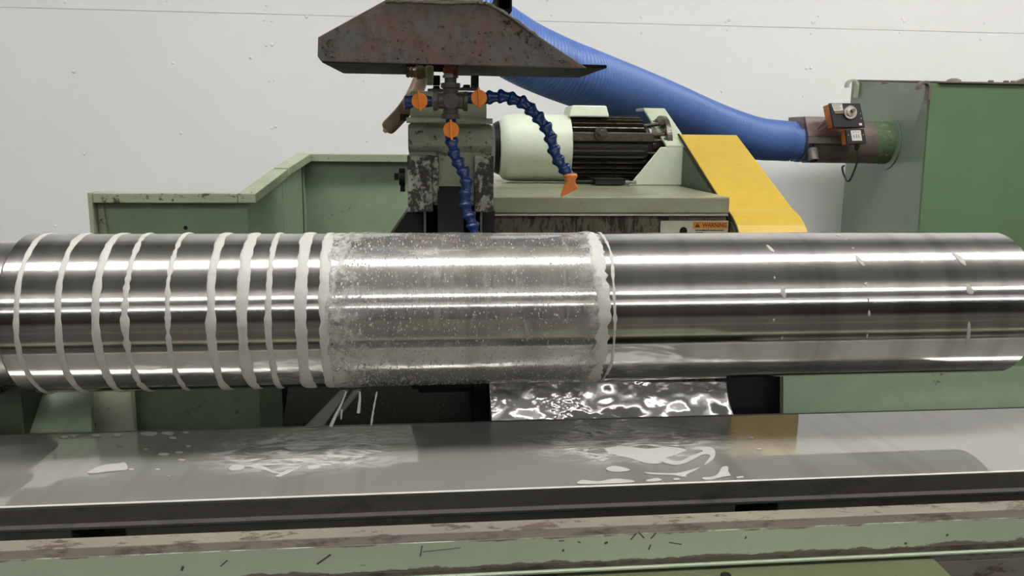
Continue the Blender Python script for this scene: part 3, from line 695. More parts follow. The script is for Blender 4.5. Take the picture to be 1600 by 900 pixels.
low('pan_panel', [(405, 596, 0.15), (438, 596, 0.15), (444, 700, 0.14), (408, 700, 0.14)], 'green_dark', None, lp)
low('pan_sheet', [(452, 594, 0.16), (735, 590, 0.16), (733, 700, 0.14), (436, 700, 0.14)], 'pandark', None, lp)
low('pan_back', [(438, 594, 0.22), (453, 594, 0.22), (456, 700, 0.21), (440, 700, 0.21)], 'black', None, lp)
bolt(lp, P(449, 647, y=0.195), (0, -1, 0), 0.004, 'black')
cb = thing('carriage_block', (0.0, 0.2, 0.0), 'black wheelhead carriage block under the froth band', 'carriage')
q0, q1 = lx(738, 630, 0.10), lx(766, 630, 0.10); cy0 = 0.175
zt_ = P(750, 590, y=0.10).z
MB().box(q0, q1, 0.10, 0.30, 0.60, zt_).build('column', 'black', cb, 0.003)
q2 = lx(655, 610, 0.11)
MB().box(q2, q0-0.0005, 0.11, 0.135, P(700, 613, y=0.11).z, zt_).build('bracket_arm', 'black', cb, 0.001)
MB().box(q2-0.012, q0-0.0005, 0.10, 0.109, P(700, 607, y=0.10).z, zt_+0.003).build('bracket_plate', 'black', cb, 0.001)
pli = MB().box(-0.62, 1.25, 0.345, 1.30, 0.0, 0.655).build('machine_plinth', 'beddark'); tag(pli, 'dark machine plinth low behind the roll', 'plinth')
gp = thing('green_apron', (0.9, 0.1, 0.62), 'flat green sheet metal apron under the right end of the roll', 'apron')
low('sheet', [(1224, 578, 0.25), (1690, 570, 0.25), (1700, 690, 0.22), (1224, 700, 0.22)], 'green', None, gp)
low('side_wall', [(1222, 579, 0.25), (1222, 579, 0.34), (1222, 700, 0.33), (1222, 700, 0.22)], 'green_dark', None, gp, (-0.004, 0, 0))
dk = thing('gap_shade_plate', (0.6, 0.3, 0.62), 'black plate for the shaded gap between wet sheet and green apron', 'gap plate')
low('plate', [(1120, 574, 0.29), (1219, 574, 0.29), (1219, 700, 0.26), (1120, 700, 0.26)], 'black', None, dk)  # black plate stands for the dark gap, its shade put into the colour
# crumpled wet sheet
nx, ny = 260, 44; vs_ = []; fs_ = []
for i in range(nx+1):
    for j in range(ny+1):
        s, t = i/nx, j/ny
        left = 764 + 4*(t)+ (3 if t > .5 else 0)*0; right = 1134 + 14*t**2 + 1
        px = left+(right-left)*s; py = (596+(659-596)*t) - 5*s*t
        y_ = 0.021*(1-t) + 0.024
        p = P(px, py, y=y_)
        q = Vector((p.x*14, p.y*14, p.z*14)); am = max(0.15, min(1.0, 0.45+1.5*mnoise.noise(q*0.9+Vector((4, 4, 4))))); d_ = 0.0055*mnoise.noise(q) + 0.0024*mnoise.noise(q*2.7) + am*(0.0011*mnoise.noise(q*7) + 0.0004*mnoise.noise(q*19))
        vs_.append(p + Vector((0, -0.5, 0.8))*d_)
fs_ = [(i*(ny+1)+j, (i+1)*(ny+1)+j, (i+1)*(ny+1)+j+1, i*(ny+1)+j+1) for i in range(nx) for j in range(ny)]
o = MB().add(vs_, fs_).build('drip_sheet', 'wetsheet', None, smooth=True)
sl = o.modifiers.new('thick', 'SOLIDIFY'); sl.thickness = 0.0015; sl.offset = -1
tag(o, 'crumpled wet metal sheet glittering under the middle of the roll', 'metal sheet')

# headstock foot at the far left
hs = thing('headstock', (-1.05, 0.05, 0.0), 'dark green headstock foot at the left end of the roll', 'headstock')
hx = lx(17, 640, 0.0)
MB().box(hx-0.6, hx-0.003, 0.04, 0.35, 0.0, P(0, 612, y=0.0).z).build('foot', 'green_dark', hs, 0.004)
MB().box(hx-0.6, hx-0.24, -0.12, 0.25, P(0, 612, y=0.0).z+0.001, 1.14).build('housing', 'green_dark', hs, 0.01)
MB().box(hx-0.05, hx+0.0, -0.02, 0.05, P(0, 611, y=0.0).z+0.0005, ZC-0.0995).build('roll_rest', 'black', hs, 0.004)
# tailstock out at the right end
ts = thing('tailstock', (XR+0.5, 0.0, 0.0), 'cream painted tailstock past the right end of the roll', 'tailstock')
MB().prism([(XR+0.48, -0.10, 0.85), (XR+0.48, 0.30, 0.85), (XR+0.48, 0.24, 1.02), (XR+0.48, 0.09, 1.12), (XR+0.48, -0.08, 1.12), (XR+0.48, -0.12, 1.04)], (0.40, 0, 0)).build('body', 'cream', ts, 0.012)
MB().lathe([(0, 0.058), (0.02, 0.066), (0.12, 0.066)], (XR+0.355, 0, ZC), (1, 0, 0), 40).build('quill', 'collar', ts, smooth=True)
MB().lathe([(0.881, 0.02), (0.92, 0.02)], (XR, 0, ZC), (1, 0, 0), 20).build('spindle', 'steel', ts, smooth=True)
hwp = [Vector((XR+0.93, 0.1*math.cos(t*math.pi/16), ZC+0.1*math.sin(t*math.pi/16))) for t in range(33)]
MB().tube(hwp, 0.011, 10, cap=False).build('handwheel_rim', 'iron', ts, smooth=True)
for t in range(3):
    an = t*2.094; MB().tube([Vector((XR+0.93, 0, ZC)), Vector((XR+0.93, 0.1*math.cos(an), ZC+0.1*math.sin(an)))], 0.007, 8).build('handwheel_spoke', 'iron', ts)

# ------------------------------------------------------------------ wheel guard and wheel
YG = 0.20
wg = thing('wheel_guard', (P(705, 330, y=YG).x, YG, 1.0), 'worn green grinding wheel guard with chipped side flanges', 'wheel guard')
gx0, gx1 = lx(637, 250, YG), lx(771, 250, YG); gz1 = P(705, 193, y=YG).z; gzm = P(705, 318, y=YG).z; gzb = P(705, 331, y=YG).z
MB().box(gx0+0.002, gx1-0.002, YG+0.012, YG+0.30, gzm, gz1).build('hood', 'hood', wg, 0.004)
# bulging cheek above the flanges
f0 = P(705, 228, y=YG).z
MB().prism([(gx0+0.001, YG+0.013, gz1-0.001), (gx0+0.001, YG+0.003, gz1-0.008), (gx0+0.001, YG+0.001, f0), (gx0+0.001, YG+0.013, f0-0.012)], (gx1-gx0-0.002, 0, 0)).build('front_plate', 'hood', wg, 0.002)
zf = P(705, 243, y=YG).z
for (a, b) in ((637, 676), (741, 771)):
    MB().box(lx(a, 290, YG), lx(b, 290, YG), YG-0.006, YG+0.05, gzb, zf).build('side_flange', 'flange_worn', wg, 0.002)
MB().box(lx(670, 290, YG)+0.001, lx(686, 290, YG), YG+0.0, YG+0.013, gzm+0.001, zf-0.001).build('inner_rib', 'flange_worn', wg, 0.001)
MB().box(lx(677, 318, YG), lx(741, 318, YG)-0.0005, YG-0.001, YG+0.0115, gzm-0.003, gzm+0.002).build('lower_lip', 'railrust', wg, 0.001)
hz = P(705, 188.5, y=YG).z; hr = 0.0045
for (a, b) in ((635, 664.5), (665.2, 738.5), (739.2, 770)):
    xa, xb = lx(a, 190, YG), lx(b, 190, YG)
    MB().lathe([(0, hr), (xb-xa, hr)], (xa, YG+0.006, hz), (1, 0, 0), 16).build('hinge_knuckle', 'green_pale', wg, smooth=True)
u0, u1 = lx(641, 160, YG+0.05), lx(760, 160, YG+0.05)
MB().box(u0, u1, YG+0.045, YG+0.055, gz1+0.0005, P(705, 143, y=YG+0.05).z).build('upper_panel', 'panel_pale', wg, 0.001, label='pale green upper panel behind the pipe cross')
MB().box(u0+0.001, u0+0.006, YG+0.056, YG+0.25, gz1+0.0005, P(705, 150, y=YG+0.05).z).build('upper_side', 'green_pale', wg)
pb = P(631, 184, y=YG+0.03); MB().box(pb.x-0.006, pb.x+0.008, pb.y-0.006, pb.y+0.006, pb.z-0.005, pb.z+0.006).build('latch', 'black', wg, 0.001)
pb = P(634, 276, y=YG+0.02)
MB().lathe([(0, 0.006), (0.007, 0.006)], (pb.x-0.019, pb.y, pb.z), (1, 0, 0), 6).build('stud', 'black', wg)
MB().lathe([(0, 0.014), (0.010, 0.014)], (pb.x-0.011, pb.y, pb.z), (1, 0, 0), 20).build('nut', 'black', wg)
pb2 = P(633, 294, y=YG+0.02); MB().lathe([(0, 0.006), (0.008, 0.006)], (pb2.x-0.008, pb2.y, pb2.z), (1, 0, 0), 12).build('nut', 'black', wg)
# inner cheeks of the hood around the wheel
for px in (664, 752):
    xx = lx(px, 345, YG); MB().box(xx-0.002, xx+0.002, YG+0.0, YG+0.28, 0.84, gzb-0.0005).build('cheek', 'beddark', wg)
MB().box(gx0+0.01, gx1-0.01, YG+0.24, YG+0.25, 0.84, gzm-0.0005).build('back_sheet', 'black', wg)
fl = [P(641, 331, y=YG+0.06), P(636, 331, y=YG+0.06), P(608, 372, y=YG+0.06), P(605, 420, y=YG+0.06), P(662, 420, y=YG+0.06), P(662, 331, y=YG+0.06)]
MB().prism(fl, (0, 0.10, 0)).build('flared_skirt', 'black', wg, 0.002)  # guard flare in black, its shade put into the colour
MB().box(lx(755, 345, YG+.03), lx(773, 345, YG+.03), YG+0.03, YG+0.2, 0.84, gzb-0.0005).build('skirt', 'black', wg)
wl = thing('grinding_wheel', (lx(707, 350, 0.3), 0.31, 0.82), 'dark grinding wheel inside the worn green guard', 'grinding wheel')
xw0, xw1 = lx(684, 350, YG), lx(722, 350, YG); wc = Vector((xw0, 0.305, 1.0))
MB().lathe([(0, 0.19), (xw1-xw0, 0.19)], wc, (1, 0, 0), 96).build('abrasive', 'wheel', wl, smooth=True)
MB().lathe([(0, 0.06), (xw1-xw0+0.02, 0.06)], wc-Vector((0.01, 0, 0)), (1, 0, 0), 40).build('hub', 'iron', wl, smooth=True)

# tan hose end hanging behind the valve
tb = thing('rubber_hose', P(600, 200, y=0.33), 'tan rubber hose end hanging left of the wheel guard', 'hose')
pth = spline([P(a, b, y=c) for a, b, c in [(668, 96, .36), (657, 125, .35), (646, 150, .34), (632, 172, .33), (616, 190, .32), (603, 203, .315)]], 6)
MB().tube(pth, [0.0135]*(len(pth)-4)+[0.0135, 0.013, 0.0115, 0.008], 18).build('hose', 'tan', tb, smooth=True)
pth2 = [P(603, 203, y=.315), P(600.5, 206.5, y=.314)]
MB().tube(pth2, [0.006, 0.003], 10).build('drip_tip', 'cream', tb, smooth=True)

# ------------------------------------------------------------------ overhead bracket
YB = 0.08
br = thing('nozzle_bracket', (P(705, 100, y=YB).x, YB, P(705, 104, y=YB).z), 'rusty trapezoid steel bracket hanging over the wheel guard', 'bracket')
pts = [P(a, b, y=YB) for a, b in [(600, 1), (497, 58), (496, 88), (502, 96), (918, 107), (840, 55), (770, 8), (745, 0), (700, -2)]]
MB().prism(pts, (0, 0.006, 0)).build('front_plate', 'rust', br, 0.0012)
zf_ = P(700, 101, y=YB).z
# bottom flanges left and right of the notch, seen from below
def flange(q):
    a = [P(px, py, z=zf_) for px, py in q]
    MB().prism(a, (0, 0, 0.005)).build('bottom_flange', 'rustshade', br, 0.0008)
def PZ(px, y_): 
    return Vector((lx(px, 100, y_), y_, zf_))
yb2 = 0.30
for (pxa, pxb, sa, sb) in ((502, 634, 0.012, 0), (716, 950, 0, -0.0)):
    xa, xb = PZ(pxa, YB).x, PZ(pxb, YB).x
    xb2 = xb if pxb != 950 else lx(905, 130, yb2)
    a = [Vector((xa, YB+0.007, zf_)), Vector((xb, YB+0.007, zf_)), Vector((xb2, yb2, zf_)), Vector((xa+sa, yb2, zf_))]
    MB().prism(a, (0, 0, 0.005)).build('bottom_flange', 'rustshade', br, 0.0008)
MB().box(PZ(520, YB).x, PZ(870, YB).x, yb2-0.006, yb2, zf_+0.0055, zf_+0.06).build('back_plate', 'rustshade', br)
# weld spatter on the plate
sp_ = MB().lathe([(0, 1), (0.5, 0.8), (0.8, 0.2)], (0, 0, 0), (0, 0, 1), 6).mesh('weld_spatter', smooth=True); sp_.materials.append(M['greasyiron'])
rnd = random.Random(11)
for i in range(90):
    if i < 45:
        t = rnd.random(); px = 790+t*115+rnd.uniform(-14, 2); py = 24+t*80+rnd.uniform(2, 14)
    elif i < 60:
        px = 500+rnd.random()*22; py = rnd.uniform(60, 92)
    else: px = rnd.uniform(560, 850); py = rnd.uniform(40, 96)
    if py > 98: continue
    inst('weld_spatter', sp_, 'greasyiron', br, align(P(px, py, y=YB-0.0001), (0, -1, 0), rnd.uniform(0.0010, 0.0026)))
# weld bead along the top edge
wpts = spline([P(a, b, y=YB-0.001) for a, b in [(602, 2), (660, 3), (700, 5), (745, 4), (775, 12), (840, 57)]], 8)
MB().tube(wpts, [0.0025+0.001*math.sin(i*2.3) for i in range(len(wpts))], 7).build('weld_bead', 'greasyiron', br, smooth=True)
# green arm above and square tube beside
ga = thing('support_arm', (0.0, 0.2, P(700, -6, y=YB).z), 'green machine arm above the rusty bracket at the picture top', 'arm')
MB().box(lx(606, 0, YB), lx(756, 0, YB), YB+0.007, YB+0.5, P(700, 2, y=YB+0.01).z, P(700, -130, y=YB+0.01).z).build('arm', 'green_pale', ga, 0.004)
MB().box(lx(640, 0, YB), lx(720, 0, YB), YB+0.30, YB+0.38, P(700, -130, y=YB+0.01).z+0.0005, CEIL-0.002).build('post', 'green_pale', ga, 0.004)
stp = thing('square_tube', (lx(789, 10, 0.16), 0.3, P(789, 20, y=0.16).z), 'black square steel tube end beside the bracket top', 'tube')
ya = 0.15; xa, xb = lx(777, 8, ya), lx(800, 8, ya); z0_ = P(789, 17, y=ya).z; z1_ = z0_+(xb-xa)*1.15; th = 0.003
MB().box(xa, xb, ya, 0.6, z0_, z0_+th).build('tube_wall', 'rustshade', stp)
MB().box(xa, xb, ya, 0.6, z1_-th, z1_).build('tube_wall', 'rustshade', stp)
MB().box(xa, xa+th, ya, 0.6, z0_+th, z1_-th).build('tube_wall', 'rustshade', stp)
MB().box(xb-th, xb, ya, 0.6, z0_+th, z1_-th).build('tube_wall', 'rustshade', stp)
MB().box(xa+th, xb-th, 0.3, 0.31, z0_+th, z1_-th).build('tube_inner_shade', 'black', stp)  # black sheet stands for the shade inside the open tube

# ------------------------------------------------------------------ coolant manifold: pipe cross, valves, flexible lines
YM = 0.125
pxm = 1.32/1300                                     # metres per pixel out there
c0 = P(704, 158, y=YM)
mf = thing('pipe_cross', (c0.x, c0.y, c0.z-0.03), 'grey iron pipe cross under the rusty bracket', 'pipe fitting')
b = MB()
b.lathe([(-0.027, 0.0150), (-0.0200, 0.0150), (-0.0190, 0.0118), (0.0190, 0.0118), (0.0200, 0.0150), (0.026, 0.0150)], c0, (1, 0, 0), 28)
b.lathe([(-0.027, 0.0150), (-0.0200, 0.0150), (-0.0190, 0.0118), (0.0190, 0.0118), (0.0200, 0.0150), (0.027, 0.0150)], c0, (0, 0, 1), 28)
b.lathe([(-0.0145, 0.0121), (0.0145, 0.0121)], c0, (0, 1, 0), 24)
b.build('cross_body', 'iron', mf, 0.0006, True)
MB().lathe([(0.0272, 0.0092), (0.0345, 0.0092)], c0, (0, 0, 1), 24).build('nipple', 'iron', mf, smooth=True)
MB().lathe([(0.0346, 0.0125), (0.0385, 0.0125), (0.0400, 0.0105), (0.042, 0.0105)], c0, (0, 0, 1), 6).build('hex_bushing', 'steel', mf, 0.0005)
MB().lathe([(0.0421, 0.0120), (0.050, 0.0120)], c0, (0, 0, 1), 6).build('red_bushing', 'redpaint', mf, 0.0005, label='red painted hex bushing')
MB().lathe([(0.0501, 0.009), (0.075, 0.009)], c0, (0, 0, 1), 20).build('riser', 'iron', mf, smooth=True)
# small clamps and the brass connector behind
pc = P(648, 113, y=0.17)
bc = thing('hose_connector', (pc.x, pc.y, pc.z-0.012), 'dull brass hose connector left of the red bushing', 'connector')
MB().lathe([(-0.014, 0.007), (-0.010, 0.009), (-0.008, 0.007), (-0.005, 0.009), (-0.003, 0.0075), (0.002, 0.0085), (0.003, 0.0110), (0.012, 0.0110), (0.014, 0.009), (0.030, 0.009)], pc, (1, 0, 0.03), 12).build('barb', 'brass', bc, smooth=True)
pe = P(673, 115, y=0.17)
MB().box(pe.x-0.008, pe.x+0.004, pe.y-0.012, pe.y+0.012, pe.z-0.018, pe.z+0.012).build('elbow_block', 'greasy', bc, 0.003)
cl = thing('bracket_clamp', P(735, 140, y=0.18), 'small dark clamp with bolt right of the pipe cross', 'clamp')
pq = P(729, 139.5, y=0.18)
MB().box(pq.x-0.016, pq.x+0.018, pq.y-0.01, pq.y+0.01, pq.z-0.002, pq.z+0.002).build('strap', 'iron', cl, 0.0008)
bolt(cl, pq+Vector((0, 0, 0.003)), (0, 0, 1), 0.0058, 'black')
pv = P(743, 128, y=0.18); MB().box(pv.x-0.0075, pv.x+0.005, pv.y-0.004, pv.y+0.004, pq.z+0.0025, P(743, 118, y=0.18).z).build('upright', 'iron', cl, 0.001)
cl2 = thing('bracket_clamp', P(678, 138, y=0.18), 'small dark clamp with bolt left of the pipe cross', 'clamp')
pq = P(678, 140, y=0.18)
MB().box(pq.x-0.010, pq.x+0.016, pq.y-0.01, pq.y+0.01, pq.z-0.003, pq.z+0.001).build('strap', 'iron', cl2, 0.0008)
bolt(cl2, pq+Vector((0.004, 0, 0.002)), (0, 0, 1), 0.0055, 'black')
MB().box(pq.x-0.002, pq.x+0.010, pq.y-0.005, pq.y+0.005, pq.z+0.0065, pq.z+0.022).build('upright', 'black', cl2, 0.001)

seg = MB().lathe([(-0.62, 0.62), (-0.55, 0.84), (-0.44, 0.97), (-0.30, 1.0), (-0.16, 0.93), (0.02, 0.76), (0.22, 0.66), (0.45, 0.66), (0.6, 0.74)], (0, 0, 0), (0, 0, 1), 20).mesh('line_segment', smooth=True)
seg.materials.append(M['blueplastic'])
def valve(root, px, py, along, tilt):
    """orange quarter-turn handle in front of a short blue valve body"""
    p = P(px, py, y=YM)
    MB().lathe([(-0.0195, 0.0078), (-0.012, 0.0088), (0.012, 0.0088), (0.0195, 0.0078)], p, along, 18).build('valve_body', 'blueplastic', root, smooth=True)
    pf = p - Vector((0, 0.0125, 0))
    h = MB().lathe([(0, 0.0118), (0.003, 0.0124), (0.0042, 0.0116)], pf+Vector((0, 0.003, 0)), (0, -1, 0), 32).build('valve_handle', 'orange', root, smooth=True)
    d = Vector((math.sin(tilt), 0, math.cos(tilt))); s = Vector((math.cos(tilt), 0, -math.sin(tilt)))
    a = pf + Vector((0, -0.0005, 0)); L = 0.0156; W = 0.0015
    pr = [a+d*L+s*W, a+d*L-s*W, a-d*L-s*W, a-d*L+s*W]
    MB().prism(pr, (0, -0.0075, 0)).build('handle_ridge', 'orange', h, 0.0006)
    return p
def chain(root, pts, yy, r):
    w_ = [P(a, b, y=(yy if not callable(yy) else yy(i))) for i, (a, b) in enumerate(pts)]
    for i, p in enumerate(w_):
        d = w_[min(i+1, len(w_)-1)] - w_[max(i-1, 0)]
        inst('line_segment', seg, 'blueplastic', root, align(p, d, r) @ Matrix.Diagonal((1, 1, 1.45, 1)))
l1 = thing('coolant_line', P(655, 158, y=YM), 'short capped blue coolant stub with orange valve left of the cross', 'coolant line', 'blue jointed coolant lines')
valve(l1, 655.5, 158.5, (1, 0, 0), -0.10)
pe = P(637, 160, y=YM)
MB().lathe([(-0.006, 0.0075), (-0.0045, 0.0102), (0.004, 0.0102), (0.0065, 0.0085), (0.0075, 0.0078)], pe, (1, 0, 0), 20).build('end_cap', 'blueplastic', l1, smooth=True)
l2 = thing('coolant_line', P(748, 153, y=YM), 'long blue jointed coolant line with orange fan nozzle over the motor base', 'coolant line', 'blue jointed coolant lines')
valve(l2, 747.5, 153.5, (1, 0, 0), -0.06)
chain(l2, [(770, 152), (787, 151), (803.6, 155.5), (819, 162), (832, 174), (844, 187), (855, 202.5), (861.6, 220), (867, 238), (875, 254), (885, 267)], YM, 0.0113)
# fan nozzle
pn = P(891, 277, y=YM); ax = (P(891, 292, y=YM)-pn).normalized(); sd_ = (P(908, 291, y=YM)-P(877, 306, y=YM)).normalized(); fr = Vector((0, 1, 0))
vs_ = []; n_ = 20
for (t, wx, wy_, sh) in [(-0.006, 0.0098, 0.0098, 0), (-0.003, 0.0116, 0.0116, 0), (0.001, 0.0105, 0.0105, 0), (0.006, 0.0078, 0.0078, 0), (0.012, 0.0105, 0.007, -0.001), (0.020, 0.0150, 0.0042, -0.0015), (0.0245, 0.0165, 0.003, -0.001)]:
    for i in range(n_):
        a = 2*math.pi*i/n_; ca, sa = math.cos(a), math.sin(a)
        kx = math.copysign(abs(ca)**0.7, ca)
        blend = max(0, min(1, t/0.02)); dirv = (Vector((ax.z, 0, -ax.x))*-1*(1-blend) + sd_*blend).normalized()
        vs_.append(pn + ax*(t) + Vector((sh, 0, 0)) + dirv*wx*kx + fr*wy_*sa)
fs_ = [(j*n_+i, j*n_+(i+1) % n_, (j+1)*n_+(i+1) % n_, (j+1)*n_+i) for j in range(6) for i in range(n_)]
fs_ += [tuple(range(n_-1, -1, -1)), tuple(6*n_+i for i in range(n_))]
MB().add(vs_, fs_).build('fan_nozzle', 'orangedirty', l2, smooth=True, label='dirty orange flat fan nozzle')
l3 = thing('coolant_line', P(705, 203, y=YM), 'blue jointed coolant line hanging down in front of the wheel guard', 'coolant line', 'blue jointed coolant lines')
valve(l3, 704.5, 203, (0, 0, 1), -0.05)
chain(l3, [(707, 226), (711, 243), (718, 257.5), (725.5, 271.5), (729, 288), (727.5, 306), (728.5, 324), (735, 341), (739.5, 357), (742, 374)], YM, 0.0112)

# ------------------------------------------------------------------ motor base
Y0 = 0.45
mbs = thing('wheelhead', (0.3, Y0, 0.66), 'greasy green wheelhead slab carrying the electric motor', 'wheelhead')
fa, fb = P(770, 309, y=Y0), P(1141, 306, y=Y0); zt0 = (fa.z+fb.z)/2; bx0, bx1 = fa.x, fb.x
zt1 = zt0+0.004
MB().hexa([Vector(q) for q in [(bx0, Y0, zt0-0.034), (bx1, Y0, zt0-0.034), (bx1, 1.15, zt0-0.034), (bx0, 1.15, zt0-0.034), (bx0, Y0, zt0), (bx1, Y0, zt0), (bx1, 1.15, zt0+0.008), (bx0, 1.15, zt0+0.008)]]).build('top_plate', 'greasy', mbs, 0.003)
MB().box(bx0-0.02, bx1-0.002, Y0-0.0015, Y0+0.004, zt0-0.039, zt0-0.0345).build('drip_lip', 'steel', mbs, 0.001)
MB().box(bx0-0.02, bx1-0.001, Y0+0.012, 1.12, 0.66, zt0-0.0395).build('body', 'grime', mbs, 0.002)
# warning plate
la, lb = P(1032, 345, y=Y0+0.010), P(1138, 345, y=Y0+0.010)
plate = MB().box(la.x, lb.x, Y0+0.008, Y0+0.0118, la.z-0.075, la.z).build('warning_plate', 'labelgrime', mbs, 0.0006)
oa, ob = P(1083, 346.5, y=Y0+.008), P(1136, 357, y=Y0+.008)
MB().box(oa.x, ob.x, Y0+0.0073, Y0+0.0079, ob.z, oa.z).build('warning_band', 'warn', plate)
def text(s, size, loc, mat, parent, name, sx=1.0):
    cu = bpy.data.curves.new(name, 'FONT'); cu.body = s; cu.size = size; cu.extrude = 0.00015; cu.align_x = 'LEFT'; cu.align_y = 'CENTER'; cu.offset = size*0.012
    to = bpy.data.objects.new(name, cu); COL.objects.link(to); bpy.context.view_layer.update()
    me = bpy.data.meshes.new_from_object(to.evaluated_get(bpy.context.evaluated_depsgraph_get())); bpy.data.objects.remove(to)
    me.materials.clear(); me.materials.append(M[mat]); o = bpy.data.objects.new(name, me); COL.objects.link(o); o.parent = parent
    o.matrix_local = Matrix.Translation(Vector(loc)-root_loc(parent)) @ Matrix.Rotation(math.pi/2, 4, 'X') @ Matrix.Diagonal((sx, 1, 1, 1))
    return o
zc_ = (oa.z+ob.z)/2
text('WARNING', 0.0118, (P(1097.5, 351, y=Y0+.007).x, Y0+0.0071, zc_-0.0003), 'lettering', plate, 'warning_lettering', 0.92)
tp = P(1090, 351, y=Y0+.007)
MB().prism([(tp.x-0.0055, Y0+0.0072, zc_-0.0042), (tp.x+0.0055, Y0+0.0072, zc_-0.0042), (tp.x, Y0+0.0072, zc_+0.0048)], (0, -0.0004, 0)).build('warning_triangle', 'lettering', plate)
MB().box(tp.x-0.0005, tp.x+0.0005, Y0+0.0066, Y0+0.00675, zc_-0.0015, zc_+0.002).build('triangle_mark', 'warn', plate)
rnd = random.Random(5)
for row, (xa, xb) in enumerate(((1087, 1129), (1087, 1098))):
    x = P(xa, 361, y=Y0+.007).x; xe = P(xb, 361, y=Y0+.007).x; z = P(1100, 359.8+row*3.6, y=Y0+.007).z
    while x < xe:
        wd = rnd.uniform(0.0012, 0.004); MB().box(x, x+wd, Y0+0.0074, Y0+0.0079, z-0.0011, z+0.0011).build('fine_print', 'ink', plate); x += wd+0.0009
hp = P(1068, 360, y=Y0+.007)
MB().lathe([(0, 0.008), (0.0006, 0.008)], (hp.x, Y0+0.0079, hp.z-0.001), (0, -1, 0), 20).build('hole', 'black', plate)
MB().box(hp.x-0.008, hp.x+0.008, Y0+0.0073, Y0+0.0079, hp.z-0.03, hp.z-0.001).build('hole', 'black', plate)
MB().box(P(1046, 365, y=Y0).x-0.005, P(1046, 365, y=Y0).x+0.005, Y0+0.0073, Y0+0.0079, P(1046, 367, y=Y0).z, P(1046, 364.5, y=Y0).z).build('print_mark', 'ink', plate)
# ------------------------------------------------------------------ motor
YMo = 0.90
mp0 = P(780, 234, y=YMo)
Rm = 0.083; zm_ = P(830, 181, y=YMo).z - Rm + 0.004
mo = thing('electric_motor', (P(900, 270, y=YMo).x, YMo, zm_-Rm), 'oily finned electric motor with pale green fan cover', 'motor')
x0, x1 = lx(777, 230, YMo), lx(886, 230, YMo)
MB().lathe([(0, Rm*0.70), (0.004, Rm*0.80), (0.014, Rm*0.93), (0.028, Rm*0.985), (0.045, Rm), (x1-x0, Rm)], (x0, YMo, zm_), (1, 0, 0), 64).build('fan_cover', 'green_mid', mo, smooth=True, label='pale green rounded fan cover')
MB().lathe([(0, Rm*0.72), (0.012, Rm*0.80)], (x0-0.010, YMo, zm_), (1, 0, 0), 40).build('fan_grille', 'black', mo, smooth=True)
xb0, xb1 = x1+0.0005, lx(1002, 230, YMo)
Rc = 0.066
MB().lathe([(0, Rc), (xb1-xb0, Rc)], (xb0, YMo, zm_), (1, 0, 0), 48).build('housing', 'fingapdark', mo, smooth=True)
fin = MB().hexa([Vector(q) for q in [(0, -0.0022, 0), (xb1-xb0, -0.0022, 0), (xb1-xb0, 0.0022, 0), (0, 0.0022, 0), (0, -0.0014, 0.0165), (xb1-xb0-0.012, -0.0014, 0.0165), (xb1-xb0-0.012, 0.0014, 0.0165), (0, 0.0014, 0.0165)]]).mesh('cooling_fin'); fin.materials.append(M['greasyiron'])
for i in range(34):
    a = math.radians(i*360/34 + 3)
    dirv = Vector((0, math.cos(a), math.sin(a)))
    if abs(math.degrees(math.atan2(dirv.z, -dirv.y)) - 14) < 8: continue
    rot = Matrix(((1, 0, 0, 0), (0, math.sin(a), math.cos(a), 0), (0, -math.cos(a), math.sin(a), 0), (0, 0, 0, 1)))
    inst('cooling_fin', fin, 'greasyiron', mo, Matrix.Translation(Vector((xb0, YMo, zm_))+dirv*(Rc-0.001)) @ rot)
pz = P(940, 214, y=YMo-0.083).z
MB().box(xb0, xb1+0.01, YMo-0.083, YMo-0.055, pz-0.011, pz+0.011).build('pad', 'greasyiron', mo, 0.003)
pl = P(939, 209, y=YMo-0.09)
MB().lathe([(0, 0.017), (0.010, 0.016)], (pl.x, YMo-0.083, pl.z), (0, -1, 0), 24).build('boss', 'greasyiron', mo, 0.001, True)
MB().lathe([(0, 0.011), (0.004, 0.011), (0.0045, 0.0075), (0.012, 0.0075)], (pl.x, YMo-0.0931, pl.z), (0, -1, 0), 6).build('plug_bolt', 'greasyiron', mo)
tz = P(915, 182, y=YMo).z
ta, tb_ = lx(884, 175, YMo), lx(946, 175, YMo)
MB().hexa([Vector(q) for q in [(ta, YMo-0.05, zm_+Rm-0.006), (tb_, YMo-0.05, zm_+Rm-0.006), (tb_, YMo+0.05, zm_+Rm-0.006), (ta, YMo+0.05, zm_+Rm-0.006), (ta+0.008, YMo-0.04, zm_+Rm+0.022), (tb_-0.006, YMo-0.04, zm_+Rm+0.022), (tb_-0.006, YMo+0.05, zm_+Rm+0.022), (ta+0.008, YMo+0.05, zm_+Rm+0.022)]]).build('terminal_box', 'green_mid', mo, 0.004)
MB().lathe([(0, 0.060), (0.012, 0.054), (0.020, 0.035), (0.045, 0.034)], (xb1+0.0005, YMo, zm_), (1, 0, 0), 40).build('end_shield', 'greasyiron', mo, smooth=True)
xf = lx(1030, 200, YMo)
MB().lathe([(0, 0.084), (0.012, 0.084), (0.014, 0.080)], (xf, YMo, zm_), (1, 0, 0), 56).build('flange', 'greasyiron', mo, smooth=True)
for a in (35, 145, 215, 100, 160, 190):
    an = math.radians(a); c_ = Vector((xb1-0.008, YMo+0.056*math.cos(an), zm_+0.056*math.sin(an)))
    MB().tube([c_, c_+Vector((xf-xb1+0.007, 0.008*math.cos(an), 0.008*math.sin(an)))], 0.005, 8).build('tie_rod', 'greasyiron', mo, smooth=True)
for a in (60, 120, 165, 200):
    an = math.radians(a); bolt(mo, Vector((xf-0.001, YMo+0.073*math.cos(an), zm_+0.073*math.sin(an))), (-1, 0, 0), 0.010)
